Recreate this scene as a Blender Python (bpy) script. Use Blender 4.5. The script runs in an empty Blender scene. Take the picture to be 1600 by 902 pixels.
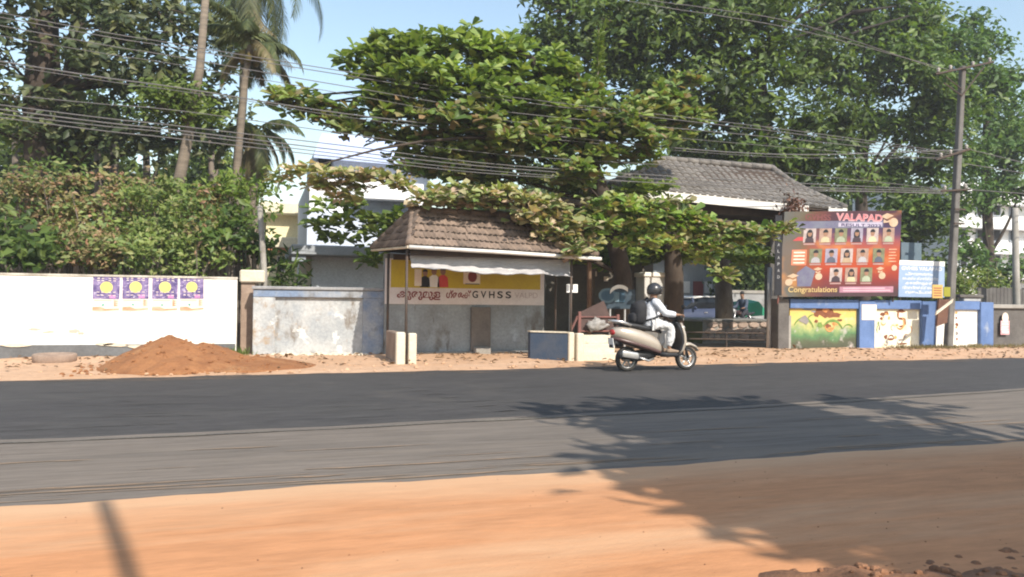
import bpy, bmesh, math, random
import numpy as np
from mathutils import Vector, Matrix
random.seed(7); RNG = np.random.default_rng(7)
S = bpy.context.scene; COL = S.collection

# ------------------------------------------------------------------ camera, sky, sun, exposure
F = 1200.0; TH = math.radians(18.3); PT = math.atan(14/1200); RO = math.radians(.7); H = 1.35
fw = Vector((math.sin(TH)*math.cos(PT), math.cos(TH)*math.cos(PT), math.sin(PT)))
r0 = Vector((math.cos(TH), -math.sin(TH), 0)); u0 = r0.cross(fw)
rt = r0*math.cos(RO)+u0*math.sin(RO); up = u0*math.cos(RO)-r0*math.sin(RO)
cd = bpy.data.cameras.new('camera'); cam = bpy.data.objects.new('camera', cd); COL.objects.link(cam)
mw = Matrix.Identity(4)
for i in range(3):
    mw[i][0] = rt[i]; mw[i][1] = up[i]; mw[i][2] = -fw[i]
mw[2][3] = H
cam.matrix_world = mw
cd.sensor_width = 36; cd.lens = 36*F/1600; cd.clip_end = 3000; cd.clip_start = .05
S.camera = cam
SUN = Vector((.30, -1, .9)).normalized()
W = bpy.data.worlds.new('World'); S.world = W; W.use_nodes = True
wn = W.node_tree.nodes; bg = wn['Background']
sky = wn.new('ShaderNodeTexSky'); sky.sky_type = 'NISHITA'; sky.sun_disc = False
sky.sun_elevation = math.asin(SUN.z); sky.sun_rotation = math.atan2(SUN.x, SUN.y)
sky.air_density = 1.5; sky.dust_density = 1.0; sky.ozone_density = 1.0
W.node_tree.links.new(sky.outputs[0], bg.inputs[0]); bg.inputs[1].default_value = .145
sl = bpy.data.lights.new('sun', 'SUN'); sl.energy = 4.4; sl.angle = math.radians(.5); sl.color = (1, .93, .82)
so = bpy.data.objects.new('sun', sl); COL.objects.link(so)
so.rotation_euler = (-SUN).to_track_quat('-Z', 'Y').to_euler(); so.location = (0, -10, 30)
S.view_settings.view_transform = 'Standard'; S.view_settings.look = 'None'
S.view_settings.exposure = .55; S.view_settings.gamma = 1
S.cycles.filter_width = 2.0
S.cycles.max_bounces = 6; S.cycles.transparent_max_bounces = 8

# ------------------------------------------------------------------ helpers
def ray(px, py): return rt*((px-800)/F)+up*((451-py)/F)+fw
def P(px, py, Y):
    d = ray(px, py); t = Y/d.y; return Vector((d.x*t, Y, H+d.z*t))
def G(px, py, z=0.):
    d = ray(px, py); t = (z-H)/d.z; return Vector((d.x*t, d.y*t, z))
def dep(px, py, Y): return Y/ray(px, py).y
def pr(v):
    v = Vector(v)-Vector((0, 0, H)); c = v.dot(fw); return 800+F*v.dot(rt)/c, 451-F*v.dot(up)/c

def lk(nt, a, b): nt.links.new(a, b)
def mixn(nt, fac, a, b, mode='MIX'):
    n = nt.nodes.new('ShaderNodeMix'); n.data_type = 'RGBA'; n.blend_type = mode
    for s, v in ((n.inputs[0], fac), (n.inputs[6], a), (n.inputs[7], b)):
        if isinstance(v, (int, float)): s.default_value = v
        elif isinstance(v, tuple): s.default_value = (*v[:3], 1)
        else: lk(nt, v, s)
    return n.outputs[2]
def noise(nt, scale, detail=5, rough=.6, stretch=(1, 1, 1), co=None, off=0):
    mp = nt.nodes.new('ShaderNodeMapping'); mp.inputs['Scale'].default_value = stretch; mp.inputs['Location'].default_value = (off, off*.7, off*1.3)
    if co is None: co = nt.nodes.new('ShaderNodeNewGeometry').outputs['Position']
    lk(nt, co, mp.inputs[0])
    n = nt.nodes.new('ShaderNodeTexNoise'); n.inputs['Scale'].default_value = scale; n.inputs['Detail'].default_value = detail
    n.inputs['Roughness'].default_value = rough; lk(nt, mp.outputs[0], n.inputs['Vector']); return n.outputs['Fac']
def ramp(nt, fac, stops):
    r = nt.nodes.new('ShaderNodeValToRGB'); e = r.color_ramp.elements
    while len(e) < len(stops): e.new(.5)
    for el, (p, c) in zip(e, stops):
        el.position = p; el.color = (*(c if isinstance(c, tuple) else (c, c, c)), 1)
    lk(nt, fac, r.inputs[0]); return r.outputs[0]
def base_mat(name, rough=.85, metal=0, spec=.3):
    m = bpy.data.materials.new(name); m.use_nodes = True; nt = m.node_tree; b = nt.nodes['Principled BSDF']
    b.inputs['Roughness'].default_value = rough; b.inputs['Metallic'].default_value = metal
    b.inputs['Specular IOR Level'].default_value = spec
    return m, nt, b
MC = {}
def M(name, c, c2=None, rough=.85, scale=2., detail=6, bump=0., bscale=40., stretch=(1, 1, 1), lo=.35, hi=.65, metal=0, spec=.3,
      stain=None, obrand=0., fine=.12):
    """stain = (colour, scale, low, high, stretch): blotches of dirt with their own outline"""
    if name in MC: return MC[name]
    m, nt, b = base_mat(name, rough, metal, spec)
    if c2 is None: c2 = tuple(x*.78 for x in c)
    f = ramp(nt, noise(nt, scale, detail, .62, stretch), [(lo, 0.), (hi, 1.)])
    col = mixn(nt, f, c, c2)
    if fine:
        f2 = ramp(nt, noise(nt, scale*14, 3, .7, stretch, off=5), [(.3, 1-fine*1.6), (.7, 1+fine*.6)])
        col = mixn(nt, 1., col, f2, 'MULTIPLY')
    if stain:
        for k, st in enumerate(stain if isinstance(stain, list) else [stain]):
            sc, ss, s0, s1, sst = st
            g = ramp(nt, noise(nt, ss, 7, .65, sst, off=11+k*7), [(s0, 0.), (s1, 1.)])
            col = mixn(nt, g, col, sc)
    if obrand:
        oi = nt.nodes.new('ShaderNodeObjectInfo')
        g = ramp(nt, oi.outputs['Random'], [(0, 1-obrand), (1, 1+obrand)])
        col = mixn(nt, 1., col, g, 'MULTIPLY')
    lk(nt, col, b.inputs['Base Color'])
    if bump:
        bp = nt.nodes.new('ShaderNodeBump'); bp.inputs['Strength'].default_value = bump; bp.inputs['Distance'].default_value = .02
        lk(nt, noise(nt, bscale, 4, .6, stretch, off=3), bp.inputs['Height']); lk(nt, bp.outputs[0], b.inputs['Normal'])
    MC[name] = m; return m
def leafmat(name, cols, trans=.3, rough=.5):
    if name in MC: return MC[name]
    m, nt, b = base_mat(name, rough, 0, .35)
    g = nt.nodes.new('ShaderNodeNewGeometry')
    col = ramp(nt, g.outputs['Random Per Island'], [(i/max(1, len(cols)-1), c) for i, c in enumerate(cols)])
    big = ramp(nt, noise(nt, .55, 3, .6), [(.3, .7), (.7, 1.35)])
    col = mixn(nt, 1., col, big, 'MULTIPLY')
    lk(nt, col, b.inputs['Base Color'])
    t = nt.nodes.new('ShaderNodeBsdfTranslucent'); lk(nt, mixn(nt, 1., col, (1.25, 1.3, .55), 'MULTIPLY'), t.inputs[0])
    mx = nt.nodes.new('ShaderNodeMixShader'); mx.inputs[0].default_value = trans
    lk(nt, b.outputs[0], mx.inputs[1]); lk(nt, t.outputs[0], mx.inputs[2])
    lk(nt, mx.outputs[0], nt.nodes['Material Output'].inputs[0])
    MC[name] = m; return m

def tag(o, label=None, cat=None, group=None, kind=None):
    for k, v in (('label', label), ('category', cat), ('group', group), ('kind', kind)):
        if v: o[k] = v
    return o
def thing(name, label, cat, loc=(0, 0, 0), group=None):
    o = bpy.data.objects.new(name, None); COL.objects.link(o); o.location = loc; o.empty_display_size = .2
    return tag(o, label, cat, group)
def rootloc(p):
    while p.parent: p = p.parent
    return p.location.copy()
def link(name, me, parent=None):
    o = bpy.data.objects.new(name, me); COL.objects.link(o)
    if parent: o.parent = parent
    return o
class MB:
    def __init__(s): s.v = []; s.f = []; s.m = []
    def add(s, vs, fs, mi=0):
        n = len(s.v); s.v += [tuple(v) for v in vs]; s.f += [tuple(i+n for i in f) for f in fs]; s.m += [mi]*len(fs); return s
    def box(s, a, b, mi=0):
        x0, y0, z0 = (min(a[i], b[i]) for i in range(3)); x1, y1, z1 = (max(a[i], b[i]) for i in range(3))
        return s.add([(x0,y0,z0),(x1,y0,z0),(x1,y1,z0),(x0,y1,z0),(x0,y0,z1),(x1,y0,z1),(x1,y1,z1),(x0,y1,z1)],
                     [(0,3,2,1),(4,5,6,7),(0,1,5,4),(1,2,6,5),(2,3,7,6),(3,0,4,7)], mi)
    def hexa(s, q0, q1, mi=0):   # two quads (four corners each) joined
        return s.add(list(q0)+list(q1), [(3,2,1,0),(4,5,6,7),(0,1,5,4),(1,2,6,5),(2,3,7,6),(3,0,4,7)], mi)
    def slab(s, q, thick, mi=0):  # q: quad corners; thick: vector
        t = Vector(thick); return s.hexa([Vector(a)+t for a in q], q, mi)
    def rings(s, rs, mi=0, caps=True, closed=False):
        n = len(rs[0]); b = len(s.v); s.v += [tuple(v) for r in rs for v in r]; k = len(rs)
        for i in range(k if closed else k-1):
            for j in range(n):
                a0 = b+i*n+j; a1 = b+i*n+(j+1) % n; c0 = b+((i+1) % k)*n+j; c1 = b+((i+1) % k)*n+(j+1) % n
                s.f.append((a0, a1, c1, c0)); s.m.append(mi)
        if caps and not closed:
            s.f.append(tuple(b+j for j in range(n))[::-1]); s.f.append(tuple(b+(k-1)*n+j for j in range(n))); s.m += [mi]*2
        return s
    def tube(s, pts, rad, n=8, mi=0, caps=True):
        pts = [Vector(p) for p in pts]; rs = []
        if not isinstance(rad, (list, tuple)): rad = [rad]*len(pts)
        ref = None
        for i, p in enumerate(pts):
            d = (pts[min(i+1, len(pts)-1)]-pts[max(i-1, 0)]).normalized()
            if ref is None: ref = Vector((0, 0, 1)) if abs(d.z) < .9 else Vector((1, 0, 0))
            a = (ref-d*ref.dot(d)).normalized(); c = d.cross(a); ref = a
            rs.append([p+(a*math.cos(t)+c*math.sin(t))*rad[i] for t in (2*math.pi*j/n for j in range(n))])
        return s.rings(rs, mi, caps)
    def lathe(s, o, axis, prof, n=20, mi=0, closed=False):  # prof: (along, radius)
        o = Vector(o); ax = Vector(axis).normalized(); a = ax.orthogonal().normalized(); c = ax.cross(a)
        rs = [[o+ax*h+(a*math.cos(t)+c*math.sin(t))*max(r, 1e-4) for t in (2*math.pi*j/n for j in range(n))] for h, r in prof]
        return s.rings(rs, mi, not closed, closed)
    def ell(s, c, r, n=12, k=8, mi=0):
        c = Vector(c); return s.rings([[c+Vector((r[0]*math.sin(a)*math.cos(t), r[1]*math.sin(a)*math.sin(t), -r[2]*math.cos(a))) for t in (2*math.pi*j/n for j in range(n))]
                        for a in (math.pi*(i+.02)/(k+.04) for i in range(k+1))], mi)
    def build(s, name, mats, parent=None, smooth=False, bevel=0.):
        me = bpy.data.meshes.new(name); off = rootloc(parent) if parent else Vector()
        me.from_pydata([tuple(Vector(v)-off) for v in s.v], [], s.f)
        for m in (mats if isinstance(mats, (list, tuple)) else [mats]): me.materials.append(m)
        me.polygons.foreach_set('material_index', s.m)
        bm = bmesh.new(); bm.from_mesh(me); bmesh.ops.recalc_face_normals(bm, faces=bm.faces)
        if bevel: bmesh.ops.bevel(bm, geom=list(bm.edges), offset=bevel, segments=1, affect='EDGES', clamp_overlap=True)
        bm.to_mesh(me); bm.free()
        if smooth: me.polygons.foreach_set('use_smooth', [True]*len(me.polygons))
        me.update(); return link(name, me, parent)
def copy_tree(o, parent=None):
    c = o.copy(); COL.objects.link(c); c.parent = parent
    for ch in list(o.children): copy_tree(ch, c)
    return c
def npmesh(name, V, n_per, mat, parent=None, faces=None, kind=None):
    """V (N*n_per,3); one polygon per leaf or a face pattern per leaf"""
    off = rootloc(parent) if parent else Vector()
    V = V-np.array(off)[None]; N = len(V)//n_per
    pat = [list(range(n_per))] if faces is None else faces
    idx = np.concatenate([(np.arange(N)[:, None]*n_per+np.array(p)[None]) for p in pat], axis=1).reshape(-1)
    lt = np.tile([len(p) for p in pat], N)
    me = bpy.data.meshes.new(name); me.vertices.add(len(V)); me.vertices.foreach_set('co', V.astype(np.float32).reshape(-1))
    me.loops.add(len(idx)); me.loops.foreach_set('vertex_index', idx.astype(np.int32))
    me.polygons.add(len(lt)); me.polygons.foreach_set('loop_start', np.concatenate([[0], np.cumsum(lt)[:-1]]).astype(np.int32))
    me.polygons.foreach_set('loop_total', lt.astype(np.int32)); me.materials.append(mat); me.update(calc_edges=True); me.validate()
    o = link(name, me, parent)
    if kind: o['kind'] = kind
    return o
def unit(a): return a/np.maximum(np.linalg.norm(a, axis=1, keepdims=True), 1e-9)
def leafverts(C, D, L, Wd, shape='rhomb', fold=.25, nrm=None):
    """C base points, D leaf directions, L lengths"""
    N = len(C); R = RNG.normal(size=(N, 3)) if nrm is None else nrm+RNG.normal(size=(N, 3))*.45
    s = unit(np.cross(D, R)); n = np.cross(s, D); L = L[:, None]; w = L*Wd
    if shape == 'rhomb':
        pts = [C, C+D*L*.5+s*w*.5+n*w*fold, C+D*L-n*L*.08, C+D*L*.5-s*w*.5+n*w*fold]
    else:
        pts = [C, C+D*L*.5+s*w*.38+n*w*fold*.6, C+D*L*.82+s*w*.5+n*w*fold*.6, C+D*L-n*L*.1, C+D*L*.82-s*w*.5+n*w*fold*.6, C+D*L*.5-s*w*.38+n*w*fold*.6]
    return np.stack(pts, 1).reshape(-1, 3)
QF = [[0, 1, 2], [0, 2, 3]]; OF = [[0, 1, 2, 3], [0, 3, 4, 5]]
def blob_world(b):
    px, py, rx, ry, Y = b[:5]; z = dep(px, py, Y)/F; c = P(px, py, Y); k = b[5] if len(b) > 5 else .8
    return np.array(c), np.array([rx*z, rx*z*k, ry*z])
def in_ell(n):
    d = unit(RNG.normal(size=(n, 3))); return d*(RNG.random(n)**.42)[:, None]
def crown_pts(blobs, lai, leaf_area, clump=.38, kd=2.6):
    out = []
    for b in blobs:
        c, r = blob_world(b); area = math.pi*r[0]*r[2]; n = int(lai*area/leaf_area)
        k = max(5, int(area*kd*max(1, r[1]/1.2))); cc = in_ell(k)*r+c
        w = RNG.integers(0, k, n); sz = RNG.uniform(.5, 1.35, k)*clump
        p = cc[w]+RNG.normal(size=(n, 3))*np.array([1, 1, .62])*sz[w][:, None]
        out.append(p)
    return np.concatenate(out)
def bend(p, q, sag=.12, n=6):
    p = Vector(p); q = Vector(q); L = (q-p).length; o = Vector((random.uniform(-1, 1), random.uniform(-1, 1), .8))*L*sag
    return [p.lerp(q, t)+o*4*t*(1-t) for t in (i/n for i in range(n+1))]
def make_tree(name, label, trunk, radii, blobs, mat, bark, lai=3.2, leaf=.24, wd=.5, clump=.38, group=None, limbs=True, cat='tree', shape='rhomb', kd=2.6):
    tp = [P(*t) if len(t) == 3 and not isinstance(t, Vector) else Vector(t) for t in trunk]
    root = thing(name, label, cat, (tp[0].x, tp[0].y, 0), group)
    tb = MB(); tb.tube(tp, radii, 10); tb.build('trunk', bark, root, True)
    if limbs:
        lb = MB()
        for b in blobs:
            c, r = blob_world(b); c = Vector(c)
            q = min(tp[1:], key=lambda t: (t-c).length+max(0, t.z-c.z+.3)*2)
            ra = min(radii[-1]*1.1, .03+.018*(q-c).length)
            pts = bend(q, c); lb.tube(pts, [ra*(1-.75*i/(len(pts)-1)) for i in range(len(pts))], 6)
            for _ in range(5):
                e = c+Vector(in_ell(1)[0]*r*.9); pb = bend(pts[random.choice((3, 4, 5))], e, .1, 4); lb.tube(pb, [ra*.35*(1-.7*i/4) for i in range(5)], 5)
        lb.build('branches', bark, root, True)['kind'] = 'stuff'
    C = crown_pts(blobs, lai, leaf*leaf*wd*.5, clump, kd); N = len(C)
    D = unit(RNG.normal(size=(N, 3))*np.array([1, 1, .55])+np.array([0, 0, -.25]))
    nr = np.tile(np.array([[.2, -.9, .85]]), (N, 1))
    V = leafverts(C, D, leaf*RNG.uniform(.35, 1.45, N), wd, shape, nrm=nr)
    o = npmesh('crown', V, 4 if shape == 'rhomb' else 6, mat, root, QF if shape == 'rhomb' else OF)
    return root
def text_part(s, name, mat, parent, o, xd, ud, h, width=None, bold=0., center=False):
    cu = bpy.data.curves.new(name, 'FONT'); cu.body = s; cu.size = 1; cu.offset = bold
    t = bpy.data.objects.new(name, cu); COL.objects.link(t); dg = bpy.context.evaluated_depsgraph_get(); dg.update()
    me = bpy.data.meshes.new_from_object(t.evaluated_get(dg)); bpy.data.objects.remove(t)
    co = np.zeros(len(me.vertices)*3); me.vertices.foreach_get('co', co); co = co.reshape(-1, 3)
    if len(co) == 0: return None
    x0, x1 = co[:, 0].min(), co[:, 0].max(); y1 = .72
    sx = (width/(x1-x0)) if width else h/y1; sy = h/y1
    off = rootloc(parent) if parent else Vector(); o = Vector(o)-off; xd = Vector(xd); ud = Vector(ud)
    dx = -(x1-x0)*sx/2 if center else 0
    co = np.array(o)[None]+np.outer((co[:, 0]-x0)*sx+dx, np.array(xd))+np.outer(co[:, 1]*sy, np.array(ud))
    me.vertices.foreach_set('co', co.reshape(-1)); me.materials.clear(); me.materials.append(mat); me.update()
    return link(name, me, parent)

# ------------------------------------------------------------------ materials
m_sand = M('orange_sand', (.56, .27, .13), (.49, .225, .10), .95, .5, 6, .35, 60, (.35, 1.6, 1), .3, .7, stain=[((.60, .375, .22), .42, .52, .72, (.22, 1.5, 1)), ((.40, .19, .09), 1.3, .62, .85, (.25, 1.8, 1))])
def pale_edge(m, y0, y1, colr):
    nt = m.node_tree; b = nt.nodes['Principled BSDF']; old = b.inputs['Base Color'].links[0].from_socket
    sp = nt.nodes.new('ShaderNodeSeparateXYZ'); lk(nt, nt.nodes.new('ShaderNodeNewGeometry').outputs['Position'], sp.inputs[0])
    ad = nt.nodes.new('ShaderNodeMath'); ad.operation = 'MULTIPLY_ADD'; lk(nt, noise(nt, 1.1, 6, .65, (.35, 1.6, 1), off=21), ad.inputs[0]); ad.inputs[1].default_value = 1.6; lk(nt, sp.outputs[1], ad.inputs[2])
    mr = nt.nodes.new('ShaderNodeMapRange'); mr.inputs[1].default_value = y0+.8; mr.inputs[2].default_value = y1+.8; mr.inputs[4].default_value = .75; lk(nt, ad.outputs[0], mr.inputs[0])
    lk(nt, mixn(nt, mr.outputs[0], old, colr), b.inputs['Base Color'])
pale_edge(m_sand, 4.7, 5.7, (.60, .39, .235))
m_verge = M('pale_sand', (.58, .385, .255), (.50, .30, .175), .95, .9, 6, .4, 40, (.6, 1, 1), .3, .7, stain=((.24, .15, .09), 2.2, .62, .74, (1, 1, 1)))
m_aspn = M('new_asphalt', (.054, .050, .050), (.070, .065, .062), .8, .6, 7, .35, 90, (.3, 1.4, 1), .3, .7, spec=.35, fine=.2, stain=[((.12, .105, .09), .5, .60, .85, (.7, .5, 1)), ((.10, .09, .08), 1.1, .63, .8, (.16, 2.2, 1))])
m_aspo = M('worn_asphalt', (.208, .173, .143), (.162, .138, .117), .9, .6, 7, .4, 90, (.16, 2.2, 1), .3, .7, fine=.2, stain=[((.22, .18, .14), .9, .52, .8, (.12, 2.4, 1)), ((.10, .095, .09), .7, .58, .8, (.1, 2, 1))])
m_dust = M('road_dust', (.20, .175, .14), (.13, .12, .11), .95, 2, fine=.3)
m_earth = M('yard_earth', (.19, .13, .08), (.13, .095, .06), .95, .5, bump=.3)
m_ground = M('ground_soil', (.16, .12, .07), (.09, .10, .04), .95, .15)
m_white = M('whitewash', (.84, .82, .77), (.78, .75, .68), .9, 1.2, 6, .15, 30, stain=[((.40, .35, .27), 1.1, .62, .78, (.6, 1, 1.3)), ((.33, .29, .23), 2.2, .66, .74, (2.2, 1, .35))])
m_whitecap = M('grimy_cap', (.62, .58, .5), (.34, .31, .26), .9, 2.2, 6, .2, lo=.4, hi=.6)
m_plinth = M('grey_plinth', (.155, .16, .165), (.11, .11, .11), .9, 1.4, bump=.2, stain=((.33, .27, .2), 2, .62, .72, (1, 1, 1)))
m_oldwall = M('peeling_paint', (.50, .50, .49), (.35, .37, .385), .9, 1.4, 7, .3, 25, lo=.4, hi=.6, stain=[((.27, .33, .42), 1.1, .58, .68, (1, 1, .8)), ((.17, .14, .11), 1.7, .55, .66, (1.2, 1, .6)), ((.33, .26, .19), 2.6, .58, .68, (1, 1, 1)), ((.66, .66, .64), 3.1, .60, .66, (1, 1, 1))])
m_oldblue = M('faded_blue_paint', (.19, .25, .36), (.33, .35, .38), .9, 1.6, 7, .3, 25, lo=.42, hi=.6, stain=((.15, .14, .13), 2, .54, .68, (1, 1, .7)))
m_oldgrey = M('weathered_cement', (.34, .34, .34), (.24, .24, .25), .9, 1.5, 7, .3, 25, stain=((.14, .13, .12), 1.6, .58, .7, (1, 1, .6)))
m_shelterwall = M('shelter_plaster', (.33, .365, .385), (.235, .25, .255), .9, 1.3, 7, .25, 25, stain=[((.13, .115, .095), 1.2, .54, .68, (1, 1, .6)), ((.40, .45, .50), 1.7, .60, .7, (1, 1, 1)), ((.10, .085, .07), 2.6, .6, .7, (1.5, 1, .35))])
m_cement = M('cement', (.36, .34, .31), (.27, .25, .22), .9, 2, bump=.2, stain=((.16, .14, .12), 1.5, .6, .72, (1, 1, .6)))
m_darkpillar = M('dark_grey_cement', (.15, .14, .13), (.10, .09, .085), .9, 2, bump=.2)  # even dark grey shared by columns, slabs and slats
m_cream = M('cream_paint', (.70, .63, .50), (.60, .52, .40), .85, 2.2, stain=((.36, .28, .2), 2.5, .6, .7, (1, 1, 1)))
m_lowbrown = M('brown_parapet', (.36, .27, .21), (.25, .18, .14), .9, 3, bump=.2)  # plain brown, darker than the cream end posts
m_navy = M('navy_panel', (.045, .07, .115), (.075, .09, .12), .8, 3, stain=((.25, .22, .19), 2.5, .64, .74, (1, 1, 1)))
m_bluewall = M('blue_wall_paint', (.135, .215, .42), (.10, .165, .33), .85, 2, bump=.1, stain=((.30, .34, .42), 2.2, .6, .72, (1, 1, .7)))
m_tile = M('old_roof_tile', (.245, .18, .138), (.17, .125, .098), .9, 5, bump=.25, obrand=.22, stain=((.09, .075, .065), 3, .55, .7, (1, 1, 1)))
m_tilegrey = M('grey_roof_tile', (.235, .215, .195), (.16, .145, .13), .9, 1.5, bump=.2, stain=((.10, .09, .08), .8, .55, .75, (1, 1, 1)))
m_gutter = M('white_gutter', (.78, .76, .72), (.66, .62, .56), .6, 4, stain=((.3, .24, .2), 3, .62, .72, (1, 1, 1)))
m_fascia = M('white_fascia', (.78, .76, .72), (.70, .67, .62), .8, 3, stain=((.4, .35, .3), 2, .66, .75, (1, 1, 1)))
m_dksteel = M('dark_steel', (.07, .06, .055), (.11, .075, .055), .6, 6, metal=.3)
m_galv = M('galvanised_pipe', (.52, .52, .52), (.40, .40, .40), .5, 6, metal=.2)
m_wood = M('dark_wood', (.085, .06, .045), (.05, .035, .028), .85, 4)
m_tarp = M('tarpaulin', (.50, .48, .47), (.36, .345, .35), .5, 3, 6, .5, 12, (.4, 1, 2.5), spec=.45, stain=((.62, .60, .56), 5, .6, .66, (.5, 1, 3)))
m_white_p = M('white_print', (.80, .79, .77), (.76, .75, .73), .6, 3, fine=.04); m_vinyl = M('dusty_vinyl', (.74, .68, .66), (.64, .57, .55), .6, 2, fine=.06)
m_yellow = M('yellow_print', (.56, .42, .03), (.48, .35, .03), .6, 2, fine=.05)
m_maroon = M('maroon_print', (.26, .05, .05), rough=.6, fine=.04)
m_red = M('red_print', (.62, .07, .06), rough=.6, fine=.04)
m_black = M('black_print', (.02, .02, .025), rough=.6, fine=.04)
m_skin = M('brown_skin', (.30, .17, .11), (.27, .15, .095), .6, 8, fine=.04)
m_barkg = M('grey_bark', (.23, .19, .155), (.13, .105, .085), .95, 3, 6, .6, 14, (1, 1, .4))
m_barkd = M('dark_bark', (.085, .065, .05), (.05, .038, .03), .95, 3, 6, .6, 14, (1, 1, .4))
m_barkp = M('palm_bark', (.24, .195, .15), (.14, .115, .09), .95, 2, 5, .6, 8, (.3, .3, 4))
m_wire = M('cable', (.13, .125, .125), (.17, .16, .16), .6, 3)
m_pole = M('pole_concrete', (.185, .175, .165), (.125, .118, .11), .9, 3, bump=.2, stain=((.12, .11, .10), 1, .55, .7, (1, 1, .4)))

# ------------------------------------------------------------------ ground, road, verges
def hn(x, y, s=1.):
    return (math.sin(x*1.7*s+1.3*math.sin(y*2.3*s))*.5+math.sin(y*3.1*s+x*.9*s)*.3+math.sin(x*4.3*s-y*5.1*s)*.2)
def sheet(name, xs, y0, y1, ny, z, mat):
    v = []; f = []
    for i, x in enumerate(xs):
        a, b = y0(x), y1(x)
        for j in range(ny+1):
            y = a+(b-a)*j/ny; v.append((x, y, z(x, y, j/ny)))
    for i in range(len(xs)-1):
        for j in range(ny):
            k = i*(ny+1)+j; f.append((k, k+ny+1, k+ny+2, k+1))
    mb = MB().add(v, f); o = mb.build(name, mat, None, True); o['kind'] = 'structure'; return o
far_e = lambda x: 13.25+.045*max(-4, min(x, 12))+.16 + .012*max(0, x-12)
mid_e = lambda x: 8.0+.0055*max(0, min(x, 14)+2)**2
gs = MB().add([(-1200, -600, -.06), (1500, -600, -.06), (1500, 2000, -.06), (-1200, 2000, -.06)], [(0, 1, 2, 3)]).build('ground', m_ground); gs['kind'] = 'structure'
XS = [-60+1.0*i for i in range(45)]+[-15+.12*i for i in range(360)]+[28.2+1.2*i for i in range(90)]
sheet('school_yard', [-60+4*i for i in range(50)], lambda x: 17.3, lambda x: 70, 12, lambda x, y, t: -.02, m_earth)
sheet('old_lane', XS[::4], lambda x: 4.4, lambda x: mid_e(x)+.25, 6, lambda x, y, t: -.012, m_aspo)
sheet('new_lane', XS, lambda x: mid_e(x)+.05*hn(x*.6, 2)+.02*hn(x*3, 1), lambda x: far_e(x)+.12, 8, lambda x, y, t: .012 if t > .01 else -.02, m_aspn)
sheet('road_edge_line', XS, lambda x: mid_e(x)-.055+.02*hn(x*2.3, 4)+.04*hn(x*.6, 2), lambda x: mid_e(x)+.0+.02*hn(x*3, 1)+.05*hn(x*.6, 2), 1, lambda x, y, t: -.004, m_dust)
sheet('far_verge', XS, lambda x: far_e(x)+.05*hn(x*1.4, 0)+.03*hn(x*4, 3), lambda x: 17.9, 26, lambda x, y, t: .02+.02*hn(x, y)+.012*hn(x*3.1, y*3.3)+.05*t if t > .01 else .008, m_verge)
sheet('near_verge', XS, lambda x: -30, lambda x: 5.62+.05*hn(x*.8, 1)+.035*hn(x*3.3, 2), 60,
      lambda x, y, t: (.012*hn(x*.35, y*1.9)+.006*hn(x, y*4.3)+.012+sum(-.012*math.exp(-((y-c-.05*math.sin(x*.5+c))/.07)**2)+.008*math.exp(-((y-c-.13-.05*math.sin(x*.5+c))/.05)**2) for c in (5.0, 4.15, 3.35))) if t < .99 else -.010, m_sand)
# pale scuffs and sand dragged on to the asphalt
def scuffs(name, label, items, mat, z):
    mb = MB()
    for q, (x, y, L_, w_) in enumerate(items):
        n = 14; z += 2e-5; top = []; bot = []
        for i in range(n+1):
            t = i/n; hw = w_*math.sin(math.pi*t)**.6*random.uniform(.4, 1); o_ = w_*.5*math.sin(t*7+x); top.append((x+L_*(t-.5), y+o_+hw, z)); bot.append((x+L_*(t-.5), y+o_-hw, z))
        b = top+bot; mb.add(b, [(i, n+1+i, n+2+i, i+1) for i in range(n)])
    o = mb.build(name, mat); tag(o, label, 'dust', None, 'stuff')
m_scuff = M('pale_scuff', (.115, .105, .098), (.075, .07, .068), .95, 6, 5, lo=.3, hi=.6)
it = [(random.gauss(-1.3, .35), random.uniform(8.4, 11.5), random.uniform(.3, 1.1), random.uniform(.006, .02)) for _ in range(26)]+[(random.gauss(1.2, .5), random.uniform(9, 12.5), random.uniform(.2, .7), random.uniform(.006, .018)) for _ in range(16)]+[(random.uniform(-4, 16), random.uniform(8.5, 13.2), random.uniform(.2, 1.6), random.uniform(.003, .014)) for _ in range(60)]
it += [(1.9+.13*k, 11.6-.42*k, .35, .03) for k in range(9)]
scuffs('scuffs', 'faint pale scuffs on the dark new asphalt', it, m_scuff, .0165)
scuffs('dragged_sand', 'thin orange sand dragged on to the worn lane', [(random.uniform(-3, 12), 5.72+random.random()**2.5*1.6, random.uniform(.3, 2.2), random.uniform(.006, .03)) for _ in range(60)], M('thin_sand', (.33, .22, .14), (.24, .18, .13), .95, 5, lo=.3, hi=.6), -.0075)
scuffs('blown_sand', 'thin pale sand blown on to the far edge of the asphalt', [(lambda x: (x, far_e(x)-.04-random.random()**2.5*.5, random.uniform(.2, 1.2), random.uniform(.006, .035)))(random.uniform(-5, 24)) for _ in range(150)], M('thin_pale_sand', (.30, .21, .14), (.2, .15, .11), .95, 5, lo=.3, hi=.6), .017)
# soil bank of loose clods in the near corner
def bank(x, y):
    e = 3.12-.16*math.sin(x*2.1)-.1*math.sin(x*7)+.10*hn(x*4.1, 1.7)+.05*hn(x*11, .4)
    h = max(0, min(1, (e-y)/.25)); return .004+.11*h*(1-.0*x)*(.75+.35*hn(x*3, y*3))*max(0, min(1, (x-2.2)/.5))-.06*(1-h)
m_bank = M('dark_soil', (.30, .15, .08), (.20, .095, .05), .95, 3, 7, .7, 30, stain=((.13, .07, .045), 3, .52, .64, (1, 1, 1)))
sheet('soil_bank', [2.2+.04*i for i in range(150)], lambda x: .4, lambda x: 3.5, 60, lambda x, y, t: bank(x, y), m_bank)
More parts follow.
